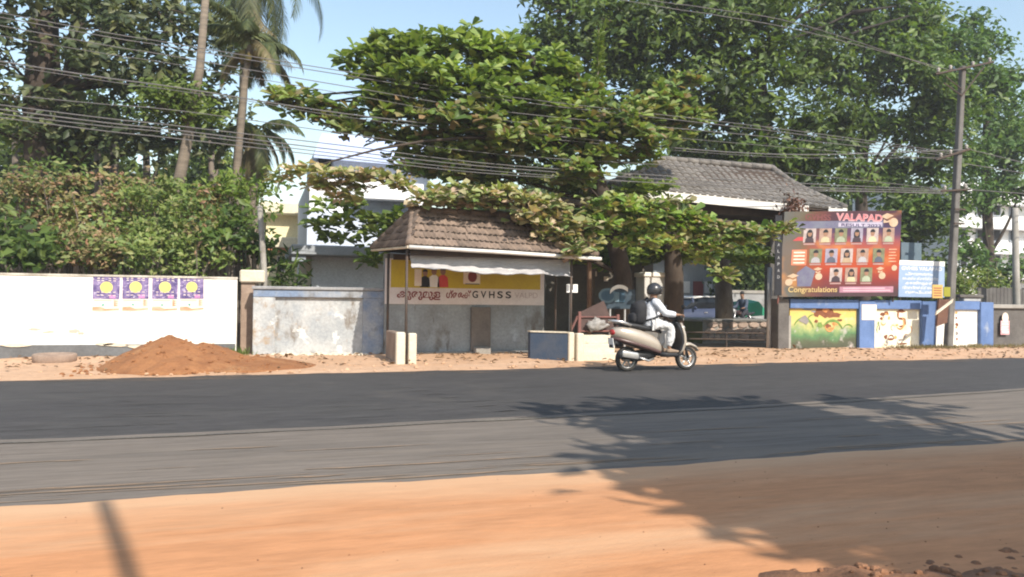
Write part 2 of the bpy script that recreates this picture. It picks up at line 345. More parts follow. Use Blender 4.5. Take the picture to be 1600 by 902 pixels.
# clods and stones along the verges
def pebbles(name, n, fn, size, mat, label):
    mb = MB()
    for _ in range(n):
        x, y, z = fn(); r = random.uniform(*size)
        rs = [[(x+r*c*random.uniform(.7, 1.2)*a, y+r*s*random.uniform(.7, 1.2)*a, z+h*r) for c, s in ((math.cos(t), math.sin(t)) for t in (k*1.257 for k in range(5)))] for h, a in ((-.2, .9), (.35, .85), (.62, .4))]
        mb.rings(rs)
    o = mb.build(name, mat); tag(o, label, 'stones', None, 'stuff'); return o
pebbles('loose_stones', 420, lambda: ((lambda x: (x, far_e(x)+random.random()**2*3.4+.1, .04))(random.uniform(-5, 26))), (.012, .045), m_verge, 'small pale stones scattered over the far sandy verge')
pebbles('soil_clods', 200, lambda: ((lambda x, y: (x, y, max(.0, bank(x, y))))(random.uniform(2.5, 5), random.uniform(2.6, 3.15))), (.012, .04), m_bank, 'loose reddish clods along the broken edge of the soil bank')
pebbles('near_grit', 160, lambda: (random.uniform(-1.8, 7), 5.55-random.random()*2.9, .014), (.002, .006), m_bank, 'fine grit and small stones strewn over the orange sand')
# dry leaves on the verge
N = 900; C = np.stack([RNG.uniform(-5, 24, N), 17.1-RNG.random(N)**1.6*3.1, np.full(N, .085)], 1)
D = unit(RNG.normal(size=(N, 3))*np.array([1, 1, .12]))
o = npmesh('dry_leaves', leafverts(C, D, RNG.uniform(.06, .16, N), .5, nrm=np.tile([[0, 0, 2.]], (N, 1))), 4, leafmat('dry_leaf', [(.10, .06, .03), (.17, .10, .05), (.26, .17, .09)], .1), None, QF)
tag(o, 'dry brown fallen leaves scattered along the foot of the walls', 'leaves', None, 'stuff')
def tufts(name, label, n, fn, h, mat):
    c = np.array([fn() for _ in range(n)]); C = np.repeat(c, 7, 0)+RNG.normal(size=(n*7, 3))*np.array([.05, .05, 0])
    D = unit(RNG.normal(size=(n*7, 3))*np.array([.55, .55, .1])+np.array([0, 0, 1]))
    o = npmesh(name, leafverts(C, D, h*RNG.uniform(.4, 1.2, n*7), .09), 4, mat, None, QF); tag(o, label, 'grass', None, 'stuff')
m_grass = leafmat('grass_blade', [(.14, .13, .05), (.22, .19, .09), (.32, .26, .15)], .25)
tufts('grass_tufts', 'dry grass tufts along the foot of the blue mural wall', 330, lambda: (random.uniform(16.8, 22.8), 17.2-random.random()**2*.7, .05), .13, m_grass)
tufts('weeds', 'small green weeds in the gap beside the cement gate pillar', 12, lambda: (random.uniform(-.6, -.1), random.uniform(16.9, 17.3), .05), .24, leafmat('weed', [(.08, .13, .03), (.14, .19, .04)], .3))

# ------------------------------------------------------------------ white boundary wall, posters, pillar
YW = 17.3
zt = P(0, 427, YW).z; zt2 = P(370, 434, YW).z; xw1 = P(370, 480, YW).x
w = thing('boundary_wall', 'long whitewashed boundary wall with grey plinth and four posters', 'wall', (xw1-6, YW, 0))
MB().hexa([(-14, YW, -.05), (xw1, YW, -.05), (xw1, YW+.22, -.05), (-14, YW+.22, -.05)], [(-14, YW, zt-.03), (xw1, YW, zt2-.03), (xw1, YW+.22, zt2-.03), (-14, YW+.22, zt-.03)]).build('wall_face', m_white, w)
MB().hexa([(-14, YW-.02, zt-.03), (xw1+.01, YW-.02, zt2-.03), (xw1+.01, YW+.24, zt2-.03), (-14, YW+.24, zt-.03)], [(-14, YW-.02, zt+.01), (xw1+.01, YW-.02, zt2+.01), (xw1+.01, YW+.24, zt2+.01), (-14, YW+.24, zt+.01)]).build('coping', m_whitecap, w)
pl = MB(); zz = P(100, 539, YW).z
pl.hexa([(-14, YW-.07, -.05), (xw1-.02, YW-.07, -.05), (xw1-.02, YW, -.05), (-14, YW, -.05)], [(-14, YW-.05, zz), (xw1-.02, YW-.05, zz), (xw1-.02, YW, zz), (-14, YW, zz)]).build('plinth', m_plinth, w)
# worn paint marks low on the wall
def patch(mb, cx, cz, rx, rz, y, n=11, mi=0):
    a0 = random.random()*6; pts = [(cx+rx*math.cos(t)*random.uniform(.55, 1.1), y, cz+rz*math.sin(t)*random.uniform(.5, 1.1)) for t in (a0+2*math.pi*k/n for k in range(n))]
    mb.add(pts, [tuple(range(n))], mi)
mk = MB()
for px, py, rx, rz in ((55, 515, .14, .04), (75, 519, .16, .03), (116, 518, .12, .05), (127, 521, .08, .04)):
    c = P(px, py, YW); patch(mk, c.x, c.z, rx, rz, YW-.004, 13)
mk.build('paint_mark', M('mark', (.42, .35, .24), (.62, .5, .45), scale=6), w)
fl = MB()
for px, py, rx in ((180, 539, .3), (215, 541, .22), (165, 537, .2), (25, 539, .3)):
    c = P(px, py, YW); patch(fl, c.x, c.z, rx, .04, YW-.075)
fl.build('peeled_patch', m_cream, w)
m_purple = M('purple_print', (.09, .065, .19), (.25, .19, .36), .6, 9, 5, lo=.4, hi=.62, fine=.1, stain=((.50, .45, .58), 14, .56, .64, (1, 1, 2)))
m_lemon = M('lemon_print', (.78, .70, .20), rough=.6, fine=.04); m_salmon = M('salmon_print', (.70, .25, .14), (.75, .42, .3), .6, 6)
m_pink = M('pink_print', (.60, .25, .5), rough=.6); m_teal = M('teal_print', (.12, .42, .34), rough=.6); m_palepr = M('pale_print', (.80, .74, .62), (.78, .62, .52), .6, 6)
for k, (a, b) in enumerate(((145, 187), (192, 233), (238, 278), (282, 319))):
    y = YW-.006; t0 = P(a, 432, y); t1 = P(b, 433, y); b0 = P(a, 487, y); x0, x1 = t0.x, t1.x; z1 = t0.z-.0; z0 = b0.z
    w_, h_ = x1-x0, z1-z0
    lab = ['purple and orange poster with pale moon disc, nearest the blank end of the white wall', 'purple and orange poster, second from the blank stretch of white wall',
           'purple and orange poster, third from the blank stretch of white wall', 'purple and orange poster closest to the cement gate pillar'][k]
    p = thing('poster', lab, 'poster', (x0, y, z0), 'four alike posters pasted in a row on the white wall')
    MB().box((x0, y, z0), (x1, y+.004, z1)).build('sheet', m_palepr, p)
    q = lambda u, v: (x0+u*w_, z0+v*h_)
    MB().box((*q(0, .36)[:1], y-.002, q(0, .36)[1]), (q(1, 1)[0], y-.0005, q(1, 1)[1])).build('night_sky', m_purple, p)
    d = MB(); c = q(.5, .70); d.add([(c[0]+.235*w_*math.cos(t), y-.003, c[1]+.235*w_*math.sin(t)) for t in (2*math.pi*i/20 for i in range(20))], [tuple(range(20))]); d.build('disc', m_lemon, p)
    s = MB()
    for u in (.2, .36, .62, .8):
        for v in (.46, .55, .88, .94):
            s.box((q(u, v)[0]-.05*w_, y-.0035, q(u, v)[1]), (q(u, v)[0]+.05*w_, y-.0030, q(u, v)[1]+.018*h_))
    s.build('caption_lines', m_palepr, p)
    s = MB(); s.add([(*[q(0, .03)[0]], y-.003, q(0, .03)[1]), (q(.4, .02)[0], y-.003, q(.4, .02)[1]), (q(1, .06)[0], y-.003, q(1, .06)[1]), (q(1, .10)[0], y-.003, q(1, .10)[1]), (q(.5, .08)[0], y-.003, q(.5, .08)[1]), (q(.3, .14)[0], y-.003, q(.3, .14)[1]), (q(0, .13)[0], y-.003, q(0, .13)[1])], [tuple(range(7))])
    for v in (.30, .24, .18):
        s.add([(q(.8, v+.03)[0], y-.003, q(.8, v+.05)[1]), (q(.98, v-.01)[0], y-.003, q(.98, v)[1]), (q(.8, v-.03)[0], y-.003, q(.8, v-.03)[1])], [(0, 1, 2)])
    s.box((q(.05, .32)[0], y-.003, q(.05, .31)[1]), (q(.7, .33)[0], y-.0025, q(.7, .325)[1])); s.build('flourish', m_salmon, p)
    s = MB(); s.box((q(.62, .38)[0], y-.003, q(.62, .39)[1]), (q(.85, .5)[0], y-.0025, q(.85, .48)[1])); s.build('pink_flash', m_pink, p)
    s = MB(); patch(s, *q(.4, .19), .06*w_, .04*h_, y-.003); s.build('emblem', m_teal, p)
    p.rotation_euler = (0, (.012, -.008, .004, -.014)[k], 0)
# cement pillar with pale cap in the gap
xa, xb = P(376, 480, 17.7).x, P(398, 480, 17.7).x; zc = P(390, 422, 17.7).z
w = thing('gate_pillar', 'dark cement pillar with pale square cap between white wall and peeling wall', 'pillar', (xa, 17.7, 0))
MB().box((xa, 17.7, -.05), (xb, 18.1, zc-.28)).build('shaft', m_lowbrown, w, bevel=.01)
MB().box((xa-.03, 17.62, zc-.28), (xb+.2, 18.15, zc)).build('cap', m_cream, w, bevel=.03)
bx = MB(); bx.box((xw1+.02, 17.9, -.05), (xa-.02, 18.0, zc-.5)); tag(bx.build('closing_slab', m_darkpillar), 'dark narrow slab closing the gap beside the cement gate pillar', 'wall')
c0 = P(413, 430, 18.2); c1 = P(406, 322, 18.2)
o = MB().tube([(c0.x+.02, 18.2, -.05), c0, c1], [.075, .07, .06], 8).build('concrete_post', m_cement, None, True); tag(o, 'slender pale concrete post behind the cement gate pillar', 'post')

# ------------------------------------------------------------------ peeling painted wall
Y2 = 17.25
xA, xB = P(395, 500, Y2).x, P(601, 500, Y2).x; zT = P(400, 447, Y2).z; zB = zT-.04
xp0, xp1 = P(430, 500, Y2).x, P(567, 500, Y2).x; zp = P(480, 465, Y2).z
w = thing('painted_wall', 'old peeling white and blue wall with recessed panel', 'wall', ((xA+xB)/2, Y2, 0))
MB().box((xp0-.01, Y2+.08, -.05), (xp1+.01, Y2+.22, zp)).build('panel', m_oldwall, w)
MB().box((xA, Y2, -.05), (xp0, Y2+.25, zp)).build('pilaster', m_oldwall, w, bevel=.01)
MB().box((xp1, Y2, -.05), (xB, Y2+.25, zp)).build('pilaster', m_oldblue, w, bevel=.01)
MB().box((xA, Y2-.01, zp), (xB, Y2+.26, zT-.07)).build('beam', m_oldblue, w, bevel=.01)
MB().box((xA-.03, Y2-.05, zT-.07), (xB+.03, Y2+.3, zT)).build('coping', m_oldgrey, w, bevel=.012)
rub = MB()
for i in range(60):
    x = random.uniform(xp0-.1, xp1+.1); r = random.uniform(.02, .07); y = Y2-random.random()*.25
    rub.rings([[(x+r*a*math.cos(t)*1.4, y+r*a*math.sin(t), .05+r*h) for t in (k*1.05 for k in range(6))] for h, a in ((-.3, 1), (.5, .8), (.8, .3))])
tag(rub.build('rubble', m_cream), 'fallen plaster crumbs along the foot of the peeling wall', 'rubble', None, 'stuff')
# sand heap
hx, hy = G(275, 577).x, 15.0
def heapz(x, y):
    best = 0
    for cx, cy, rx, ry, hh in ((hx-.12, hy, 1.15, 1.4, .60), (hx+.42, hy+.1, 1.15, 1.2, .44), (hx+1.2, hy-.1, 1.25, 1.1, .19), (hx-.5, hy-.3, .7, .9, .26)):
        d = math.hypot((x-cx)/rx, (y-cy)/ry); best = max(best, hh*max(0, 1-d)**.92*(1 if d > .12 else .97))
    return best+.02*hn(x*3, y*3)*(best > .03)+.012*hn(x*9, y*8)*(best > .03)
v = []; f = []; nx, ny = 120, 84
for i in range(nx+1):
    for j in range(ny+1):
        x = hx-2+5.2*i/nx; y = hy-1.75+3.5*j/ny; z = heapz(x, y); v.append((x, y, .035+z if z > .005 else -.03))
for i in range(nx):
    for j in range(ny): k = i*(ny+1)+j; f.append((k, k+ny+1, k+ny+2, k+1))
m_heap = M('heap_sand', (.36, .165, .07), (.25, .105, .045), .95, 1.6, 7, 1., 45, lo=.35, hi=.65, stain=((.42, .22, .10), .7, .52, .66, (1, 1, 1)))
tag(MB().add(v, f).build('sand_heap', m_heap, None, True), 'heap of reddish sand tipped in front of the white wall', 'sand heap', None, 'thing')
pebbles('heap_clods', 160, lambda: (lambda x, y: (x, y, .04+max(0, heapz(x, y))))(random.uniform(hx-1.6, hx+1.6), random.uniform(hy-1.5, hy+.6)), (.015, .05), m_heap, 'small clods strewn over and around the sand heap')
# half-buried concrete ring
c = G(95, 566); rg = MB().lathe((c.x, 16.3, .0), (0, 0, 1), [(0, .36), (.17, .37), (.2, .35), (.2, .27), (.1, .26)], 24)
tag(rg.build('concrete_ring', m_lowbrown, None, True), 'low round concrete ring lying on the verge before the white wall', 'ring')

# ------------------------------------------------------------------ bus shelter
def tile_mesh(name, wd, ln, mat):
    prof = [(-.5, 0), (-.36, .028), (-.22, .004), (-.06, .004), (.1, .03), (.26, .004), (.5, .004)]
    v = []
    for y, dz in ((-.04, .04), (ln, 0)):
        for u, z in prof: v.append((u*wd, y, z+dz))
    v += [(u*wd, -.04, 0+.002) for u, z in prof]; n = len(prof)
    f = [(i, i+1, n+i+1, n+i) for i in range(n-1)]+[(2*n+i, 2*n+i+1, i+1, i) for i in range(n-1)]
    me = bpy.data.meshes.new(name); me.from_pydata(v, [], f); me.materials.append(mat); me.materials.append(M('tile_gap_shade', (.085, .068, .057), obrand=.3)); me.polygons.foreach_set('material_index', [0]*(n-1)+[1]*(n-1)); me.polygons.foreach_set('use_smooth', [i < n-1 for i in range(len(f))]); me.update(); return me  # lip faces coloured dark to paint in the shaded, grimy gap underneath
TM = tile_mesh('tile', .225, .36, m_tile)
def lay_tiles(A, B, C, D, rows, tw, parent, rl):
    A, B, C, D = map(Vector, (A, B, C, D)); ex = (B-A).normalized(); ht = (D-A)-ex*(D-A).dot(ex); L = ht.length; ey = ht.normalized(); ez = ex.cross(ey)
    for i in range(rows):
        t = i/rows; l = A.lerp(D, min(1, t+.35/rows)); r = B.lerp(C, min(1, t+.35/rows)); y = L*t
        a = (l-A).dot(ex); b = (r-A).dot(ex); n = max(1, int((b-a)/tw)); off = (b-a-n*tw)/2
        for k in range(n+1 if off > tw*.3 else n):
            x = a+off*(.3 if off > tw*.3 else 1)+(k+.5)*tw
            if x > b+tw*.3: continue
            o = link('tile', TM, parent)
            p = A+ex*x+ey*y+ez*(.02+random.uniform(-.006, .012))
            m = Matrix((ex, ey, ez)).transposed().to_4x4() @ Matrix.Rotation(random.uniform(-.05, .05), 4, 'Z') @ Matrix.Rotation(random.uniform(-.03, .03), 4, 'X')
            m.translation = p-rl; o.matrix_basis = m
FL = P(640, 384, 14.9); FR = P(932, 402, 14.9); RL = P(646, 331, 16.15); BL = P(583, 389, 17.35)
RR = Vector((6.25, 16.15, RL.z-.02)); BR = Vector((FR.x-.05, 17.4, FR.z)); FR.z += .01
bs = thing('bus_shelter', 'small roadside bus shelter with mossy tiled hip roof and grey back wall', 'bus shelter', (4.8, 16.2, 0)); brl = bs.location.copy()
rf = MB(); dn = Vector((0, 0, -.05))
rf.add([FL, FR, RR, RL, BL, BR]+[p+dn for p in (FL, FR, RR, RL, BL, BR)],
       [(0, 1, 2, 3), (4, 0, 3), (1, 5, 2), (5, 4, 3, 2), (6, 9, 8, 7), (10, 9, 6), (7, 8, 11), (11, 8, 9, 10), (0, 6, 7, 1), (1, 7, 11, 5), (5, 11, 10, 4), (4, 10, 6, 0)])
roof = rf.build('roof', m_wood, bs)
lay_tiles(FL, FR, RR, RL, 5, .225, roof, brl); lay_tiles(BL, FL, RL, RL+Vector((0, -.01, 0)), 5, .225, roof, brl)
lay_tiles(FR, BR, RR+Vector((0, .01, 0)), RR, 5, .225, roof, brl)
for a, b in ((FL, RL), (BL, RL), (FR, RR), (RL, RR)):
    n = max(4, int((b-a).length/.3))
    for i in range(n):
        p = a.lerp(b, i/n)+Vector((0, 0, .03)); q = a.lerp(b, (i+1.12)/n)+Vector((0, 0, .03))
        MB().tube([p, q], [.095, .075], 8).build('ridge_tile', m_tile, roof, True)
MB().tube([RL+Vector((-.02, 0, .02)), RL+Vector((-.06, 0, .14)), RL+Vector((.0, 0, .2))], [.09, .07, .03], 7).build('finial', m_tile, roof, True)
g0 = FL+Vector((-.02, -.06, -.03)); g1 = FR+Vector((.08, -.06, -.05)); gm = g0.lerp(g1, .5)+Vector((0, 0, .01))
MB().tube([g0, gm, g1], .04, 8).build('gutter', m_gutter, bs, True)
fb = MB().tube([BL+Vector((-.03, 0, -.03)), FL+Vector((-.03, -.04, -.03))], .03, 6).build('verge_board', m_cream, bs)
MB().box((FL.x+.05, 15.0, 2.16), (FR.x-.05, 15.1, 2.25)).build('beam', m_wood, bs); MB().box((FL.x+.05, 17.0, 2.16), (FR.x-.05, 17.1, 2.28)).build('beam', m_wood, bs)
for px, yy in ((635, 15.0), (606, 16.6), (892, 15.0), (868, 16.6)):
    x = P(px, 470, yy).x; MB().tube([(x, yy, 0), (x, yy, 2.26)], .028, 8).build('post', m_dksteel, bs, True)
YB = 17.15; xl, xr = P(600, 500, YB).x, P(850, 500, YB).x
MB().box((xl, YB, -.05), (xr, YB+.2, 2.3)).build('back_wall', m_shelterwall, bs)
MB().box((P(735, 500, YB).x, YB-.10, -.05), (P(765, 500, YB).x, YB, 1.12)).build('pilaster', M('dark_cement', (.20, .175, .155), (.14, .125, .11), .9, 2, bump=.2), bs, bevel=.01)
MB().box((P(738, 500, YB).x, YB-.35, -.05), (P(761, 500, YB).x, YB-.101, .2)).build('step', m_cement, bs, bevel=.015)
MB().box((xl+.5, YB-.16, -.05), (xr-.2, YB-.001, .1)).build('kerb', m_cement, bs, bevel=.02)
# banner on the back wall
yb = YB-.03; b0 = P(601, 475, yb); b1 = P(850, 477, yb); xb0, xb1 = b0.x, b1.x; zb0 = b0.z; zb1 = zb0+1.02; bw = xb1-xb0
bn = thing('school_banner', 'yellow and white printed banner along the back of the bus shelter', 'banner', (xb0, yb, zb0))
MB().box((xb0, yb, zb0), (xb1, yb+.012, zb1)).build('sheet', m_vinyl, bn)
zl = zb0+.42
MB().box((xb0+.13, yb-.002, zl-.05), (xb1-.1, yb-.0003, zb1-.03)).build('yellow_field', m_yellow, bn)
B_ = lambda px, py: P(px, py, yb-.003)
def figure_print(px, py, hgt, coat, parent, name='portrait'):
    c = B_(px, py); g = MB(); h = hgt
    g.add([(c.x-.26*h, yb-.0035, c.z), (c.x+.26*h, yb-.0035, c.z), (c.x+.22*h, yb-.0035, c.z+.45*h), (c.x+.08*h, yb-.0035, c.z+.56*h), (c.x-.08*h, yb-.0035, c.z+.56*h), (c.x-.22*h, yb-.0035, c.z+.45*h)], [(0, 1, 2, 3, 4, 5)], 0)
    g.add([(c.x+.13*h*math.cos(t), yb-.0045, c.z+.72*h+.17*h*math.sin(t)) for t in (k*.524 for k in range(12))], [tuple(range(12))], 1)
    g.add([(c.x+.14*h*math.cos(t), yb-.0055, c.z+.78*h+.13*h*math.sin(t)) for t in (k*.349 for k in range(10))], [tuple(range(10))], 2)
    return g.build(name, [coat, m_skin, m_black], parent)
figure_print(678, 449, .5, m_white_p, bn); figure_print(692, 449, .5, m_red, bn); figure_print(664, 449, .45, m_black, bn)
for (px, py, wd, hh, mm, nm) in ((653, 447, .16, .38, m_palepr, 'photo_print'), (737, 444, .40, .38, m_palepr, 'photo_print')):
    c = B_(px, py); MB().box((c.x-wd/2, yb-.0042, c.z), (c.x+wd/2, yb-.0022, c.z+hh)).build(nm, mm, bn)
c = B_(738, 446); e = MB(); e.add([(c.x+.11*math.cos(t), yb-.005, c.z+.2+.13*math.sin(t)) for t in (k*.4488 for k in range(14))], [tuple(range(14))]); e.build('emblem', m_maroon, bn)
MB().box((c.x-.17, yb-.005, c.z+.02), (c.x+.17, yb-.0044, c.z+.04)).build('caption_line', m_navy, bn)
X_, Z_ = (1, 0, 0), (0, 0, 1)
th = .17
o1 = B_(620, 466); text_part('കുരുമുള', 'lettering', m_maroon, bn, (o1.x, yb-.004, zl-.27), X_, Z_, th, B_(688, 466).x-o1.x, .028)
o1 = B_(697, 466); text_part('ഗ്രേഷ്', 'lettering', m_maroon, bn, (o1.x, yb-.004, zl-.27), X_, Z_, th*.9, B_(736, 466).x-o1.x, .028)
for ch, px in (('G', 738), ('V', 751), ('H', 764), ('S', 777), ('S', 790)):
    o1 = B_(px, 466); text_part(ch, 'lettering', m_black, bn, (o1.x, yb-.004, zl-.26), X_, Z_, .16, .135, .02)
o1 = B_(804, 466); text_part('VALPD', 'lettering', M('faded_print', (.55, .45, .45), fine=.05), bn, (o1.x, yb-.004, zl-.25), X_, Z_, .13, B_(840, 466).x-o1.x)
# hanging tarpaulin strip
ta = MB(); n = 46; yt = 15.2; rs = []
a0 = P(641, 393, yt); a1 = P(890, 405, yt); c0_ = P(641, 421, yt); c1_ = P(889, 434, yt)
for i in range(n+1):
    t = i/n; top = a0.lerp(a1, t); bot = c0_.lerp(c1_, t); wv = .03*math.sin(t*31)+.02*math.sin(t*77+1); bot.z += .025*math.sin(t*9+.6)+.012*math.sin(t*41)
    row = []
    for j in range(7):
        s = j/6; p = top.lerp(bot, s); row.append((p.x+.01*math.sin(j*2+t*40), p.y-.02+wv*s-.10*s*s-.10*s**6, p.z))
    row.append((row[-1][0], row[-1][1]+.06, row[-1][2]+.05)); rs.append(row)
vs = [p for r in rs for p in r]; fs = [(i*8+j, (i+1)*8+j, (i+1)*8+j+1, i*8+j+1) for i in range(n) for j in range(7)]
tag(ta.add(vs, fs).build('tarpaulin', m_tarp, None, True), 'strip of grey tarpaulin hanging under the bus shelter eave', 'tarpaulin')
# low parapets at the shelter's two open ends
def parapet(name, label, x0, x1, y0, y1, h, mats, gap):
    w = thing(name, label, 'low wall', ((x0+x1)/2, y0, 0), 'low parapets at the ends of the bus shelter')
    MB().box((x0, y0+.14, -.05), (x1, y1, h)).build('panel', mats[0], w, bevel=.015)
    MB().box((x0-.01, y0, -.05), (x1+.01, y0+.139, h+.02)).build('end_post', mats[1], w, bevel=.02)
    MB().box((x1+gap, y0-.02, -.05), (x1+gap+.16, y0+.14, h)).build('end_post', mats[1], w, bevel=.02)
pA = G(626, 571); pz = P(626, 521, pA.y).z
parapet('parapet', 'low brown parapet with two cream end posts near the peeling wall', pA.x-.08, pA.x+.08, pA.y, pA.y+1.35, pz, (m_lowbrown, m_cream), .07)
pB = G(888, 567); pz = P(888, 521, pB.y).z
w = thing('parapet', 'low navy parapet with cream end posts on the scooter side of the shelter', 'low wall', (pB.x-.3, pB.y, 0), 'low parapets at the ends of the bus shelter')
MB().hexa([(pB.x-.66, pB.y+.55, -.05), (pB.x-.003, pB.y+.02, -.05), (pB.x-.003, pB.y+.16, -.05), (pB.x-.66, pB.y+.69, -.05)], [(pB.x-.66, pB.y+.55, pz), (pB.x-.003, pB.y+.02, pz), (pB.x-.003, pB.y+.16, pz), (pB.x-.66, pB.y+.69, pz)]).build('panel', m_navy, w, bevel=.012)
MB().hexa([(pB.x-.66, pB.y+.53, pz+.002), (pB.x-.003, pB.y+.0, pz+.002), (pB.x-.003, pB.y+.18, pz+.002), (pB.x-.66, pB.y+.71, pz+.002)], [(pB.x-.66, pB.y+.53, pz+.03), (pB.x-.003, pB.y+.0, pz+.03), (pB.x-.003, pB.y+.18, pz+.03), (pB.x-.66, pB.y+.71, pz+.03)]).build('coping', m_cream, w)
MB().box((pB.x, pB.y-.02, -.05), (pB.x+.13, pB.y+.16, pz+.02)).build('end_post', m_cream, w, bevel=.02)
MB().box((pB.x+.17, pB.y-.06, -.05), (pB.x+.33, pB.y+.12, pz)).build('end_post', m_cream, w, bevel=.02)

# ------------------------------------------------------------------ school gate: steps, barricade, signs, pillars
pA = G(908, 566); pB_ = G(962, 566); zt = P(930, 526, pA.y).z
w = thing('stepped_plinth', 'cream stepped plinth beside the navy parapet, behind the scooter', 'plinth', ((pA.x+pB_.x)/2, pA.y, 0))
for i, (k, z) in enumerate(((0, .18), (.22, .36), (.44, zt))):
    MB().box((pA.x, pA.y+k, -.05), (pB_.x+.15, pA.y+k+(.219 if i < 2 else .5), z)).build('step', m_cream, w, bevel=.012)
yb2 = pA.y+.75
w = thing('barricade', 'rusty red framed barricade panel standing on the cream plinth', 'barricade', (P(905, 520, yb2).x, yb2, zt))
a = P(905, 520, yb2); b = P(965, 520, yb2); t1 = P(905, 487, yb2).z; t2 = P(940, 470, yb2).z
m_rust = M('red_rust', (.24, .10, .085), (.16, .08, .07), .8, 5, stain=((.12, .07, .05), 4, .58, .7, (1, 1, 1)))
for x in (a.x, b.x): MB().box((x-.035, yb2-.03, zt-.03), (x+.035, yb2+.03, t1 if x == a.x else t1-.06)).build('upright', m_rust, w, bevel=.008)
MB().tube([(a.x, yb2, t1-.12), (b.x, yb2, t1-.12)], .02, 6).build('rail', m_rust, w); MB().tube([(a.x, yb2, zt+.08), (b.x, yb2, zt+.08)], .02, 6).build('rail', m_rust, w)
MB().hexa([(a.x+.05, yb2+.02, zt+.1), (b.x-.04, yb2+.02, zt+.1), (b.x-.04, yb2+.035, zt+.1), (a.x+.05, yb2+.035, zt+.1)], [(a.x+.05, yb2+.02, t1), (a.x+.6, yb2+.02, t2), (a.x+.6, yb2+.035, t2), (a.x+.05, yb2+.035, t1)]).build('board', M('red_board', (.11, .07, .062), (.075, .05, .045), .85, 3), w)
MB().tube([(a.x-.45, yb2+.1, zt-.5), (a.x-.03, yb2+.02, t1-.1)], .03, 6).build('brace', m_rust, w)
bagm = MB().ell((a.x+.42, yb2-.08, zt+.22), (.26, .07, .11), 18, 10).build('crumpled_bag', M('dull_white_plastic', (.36, .34, .32), (.22, .21, .20), .5, 9), None, True)
from mathutils import noise as mnoise
for v in bagm.data.vertices: v.co += Vector(v.normal)*.09*(mnoise.noise(Vector(v.co)*9)+.6*mnoise.noise(Vector(v.co)*21))
tag(bagm, 'crumpled white plastic bag caught on the red barricade panel', 'bag')
# placard on thin pole
pl_ = thing('placard', 'small white placard on a thin pole at the shelter end', 'placard', (P(893, 500, 15.3).x, 15.3, 0))
c = P(893, 451, 15.3); MB().box((c.x-.13, 15.26, c.z-.09), (c.x+.13, 15.28, c.z+.09)).build('board', m_white_p, pl_, bevel=.004); MB().tube([(c.x-.03, 15.3, 0), (c.x-.03, 15.3, c.z+.1)], .018, 6).build('pole', m_galv, pl_)
MB().box((c.x-.022, 15.258, c.z-.03), (c.x+.022, 15.2595, c.z+.09)).build('divider', m_darkpillar, pl_)
# arch sign with blue emblem
ya = 17.0
w = thing('gate_sign', 'round blue emblem sign under a white arched strip inside the gate', 'sign', (P(960, 500, ya).x, ya, 0))
c = P(967, 463, ya); ar = MB(); pts = []
for k in range(13):
    t = math.radians(150-105*k/12); pts.append((c.x+.30*math.cos(t)+.02, c.z-.03+.27*math.sin(t)))
for (xa_, za_), (xb_, zb_) in zip(pts, pts[1:]):
    ar.hexa([(xa_, ya-.02, za_-.05), (xb_, ya-.02, zb_-.05), (xb_, ya+.01, zb_-.05), (xa_, ya+.01, za_-.05)], [(xa_, ya-.02, za_+.04), (xb_, ya-.02, zb_+.04), (xb_, ya+.01, zb_+.04), (xa_, ya+.01, za_+.04)])
ar.build('arch', m_gutter, w)
m_sgb = M('sign_blue', (.035, .08, .125), rough=.6, fine=.05); m_sgl = M('sign_pale_blue', (.10, .16, .20), rough=.6, fine=.05)
c2 = P(949, 462, ya); e = MB(); rs = []
for R_ in (.28, .2): rs.append([(c2.x+R_*.85*math.cos(t), ya-.01, c2.z+R_*.65*math.sin(t)) for t in (k*math.pi/12 for k in range(24))])
e.rings(rs, caps=False); e.build('emblem_ring', m_sgl, w); e = MB(); e.add([(c2.x+.19*math.cos(t)*1.05, ya-.005, c2.z+.14*math.sin(t)) for t in (k*math.pi/12 for k in range(24))], [tuple(range(24))]); e.build('emblem', m_sgb, w)
for px in (964, 972):
    q = P(px, 463, ya); MB().box((q.x-.07, ya-.02, q.z-.15), (q.x+.06, ya, q.z+.10)).build('letter_block', m_sgl if px == 964 else m_sgb, w, bevel=.02)
MB().box((c2.x-.1, ya+.011, c2.z-.32), (c.x+.45, ya+.04, c2.z+.16)).build('back_panel', M('sign_dark', (.03, .05, .07), (.05, .07, .09)), w)
for dx in (.1, .5): MB().tube([(c2.x+dx, ya+.05, 0), (c2.x+dx, ya+.05, c2.z)], .025, 6).build('post', m_galv, w)
# white gate pillar
yp = 18.0
w = thing('gate_post', 'broad whitewashed gate pillar just behind the rider', 'pillar', (P(1024, 500, yp).x, yp, 0))
z = P(1024, 427, yp).z
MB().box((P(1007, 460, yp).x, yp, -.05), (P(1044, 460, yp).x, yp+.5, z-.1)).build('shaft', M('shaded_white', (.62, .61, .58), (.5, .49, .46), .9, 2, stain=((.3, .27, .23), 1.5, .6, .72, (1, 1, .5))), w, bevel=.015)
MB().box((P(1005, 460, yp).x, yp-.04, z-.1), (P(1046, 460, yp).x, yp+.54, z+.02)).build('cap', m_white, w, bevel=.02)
w = thing('partition_wall', 'dim brownish grey wall with small papers behind the emblem sign', 'wall', (P(930, 470, 20.2).x, 20.2, 0))
gx0, gx1 = P(852, 470, 20.2).x, P(1006, 470, 20.2).x; gz = P(930, 415, 20.2).z
MB().box((gx0, 20.2, -.05), (gx1, 20.4, gz)).build('wall_face', M('dim_wall', (.16, .145, .12), (.11, .10, .085), .9, 2), w); MB().box((gx0, 20.15, gz), (gx1, 20.45, gz+.08)).build('coping', m_darkpillar, w)
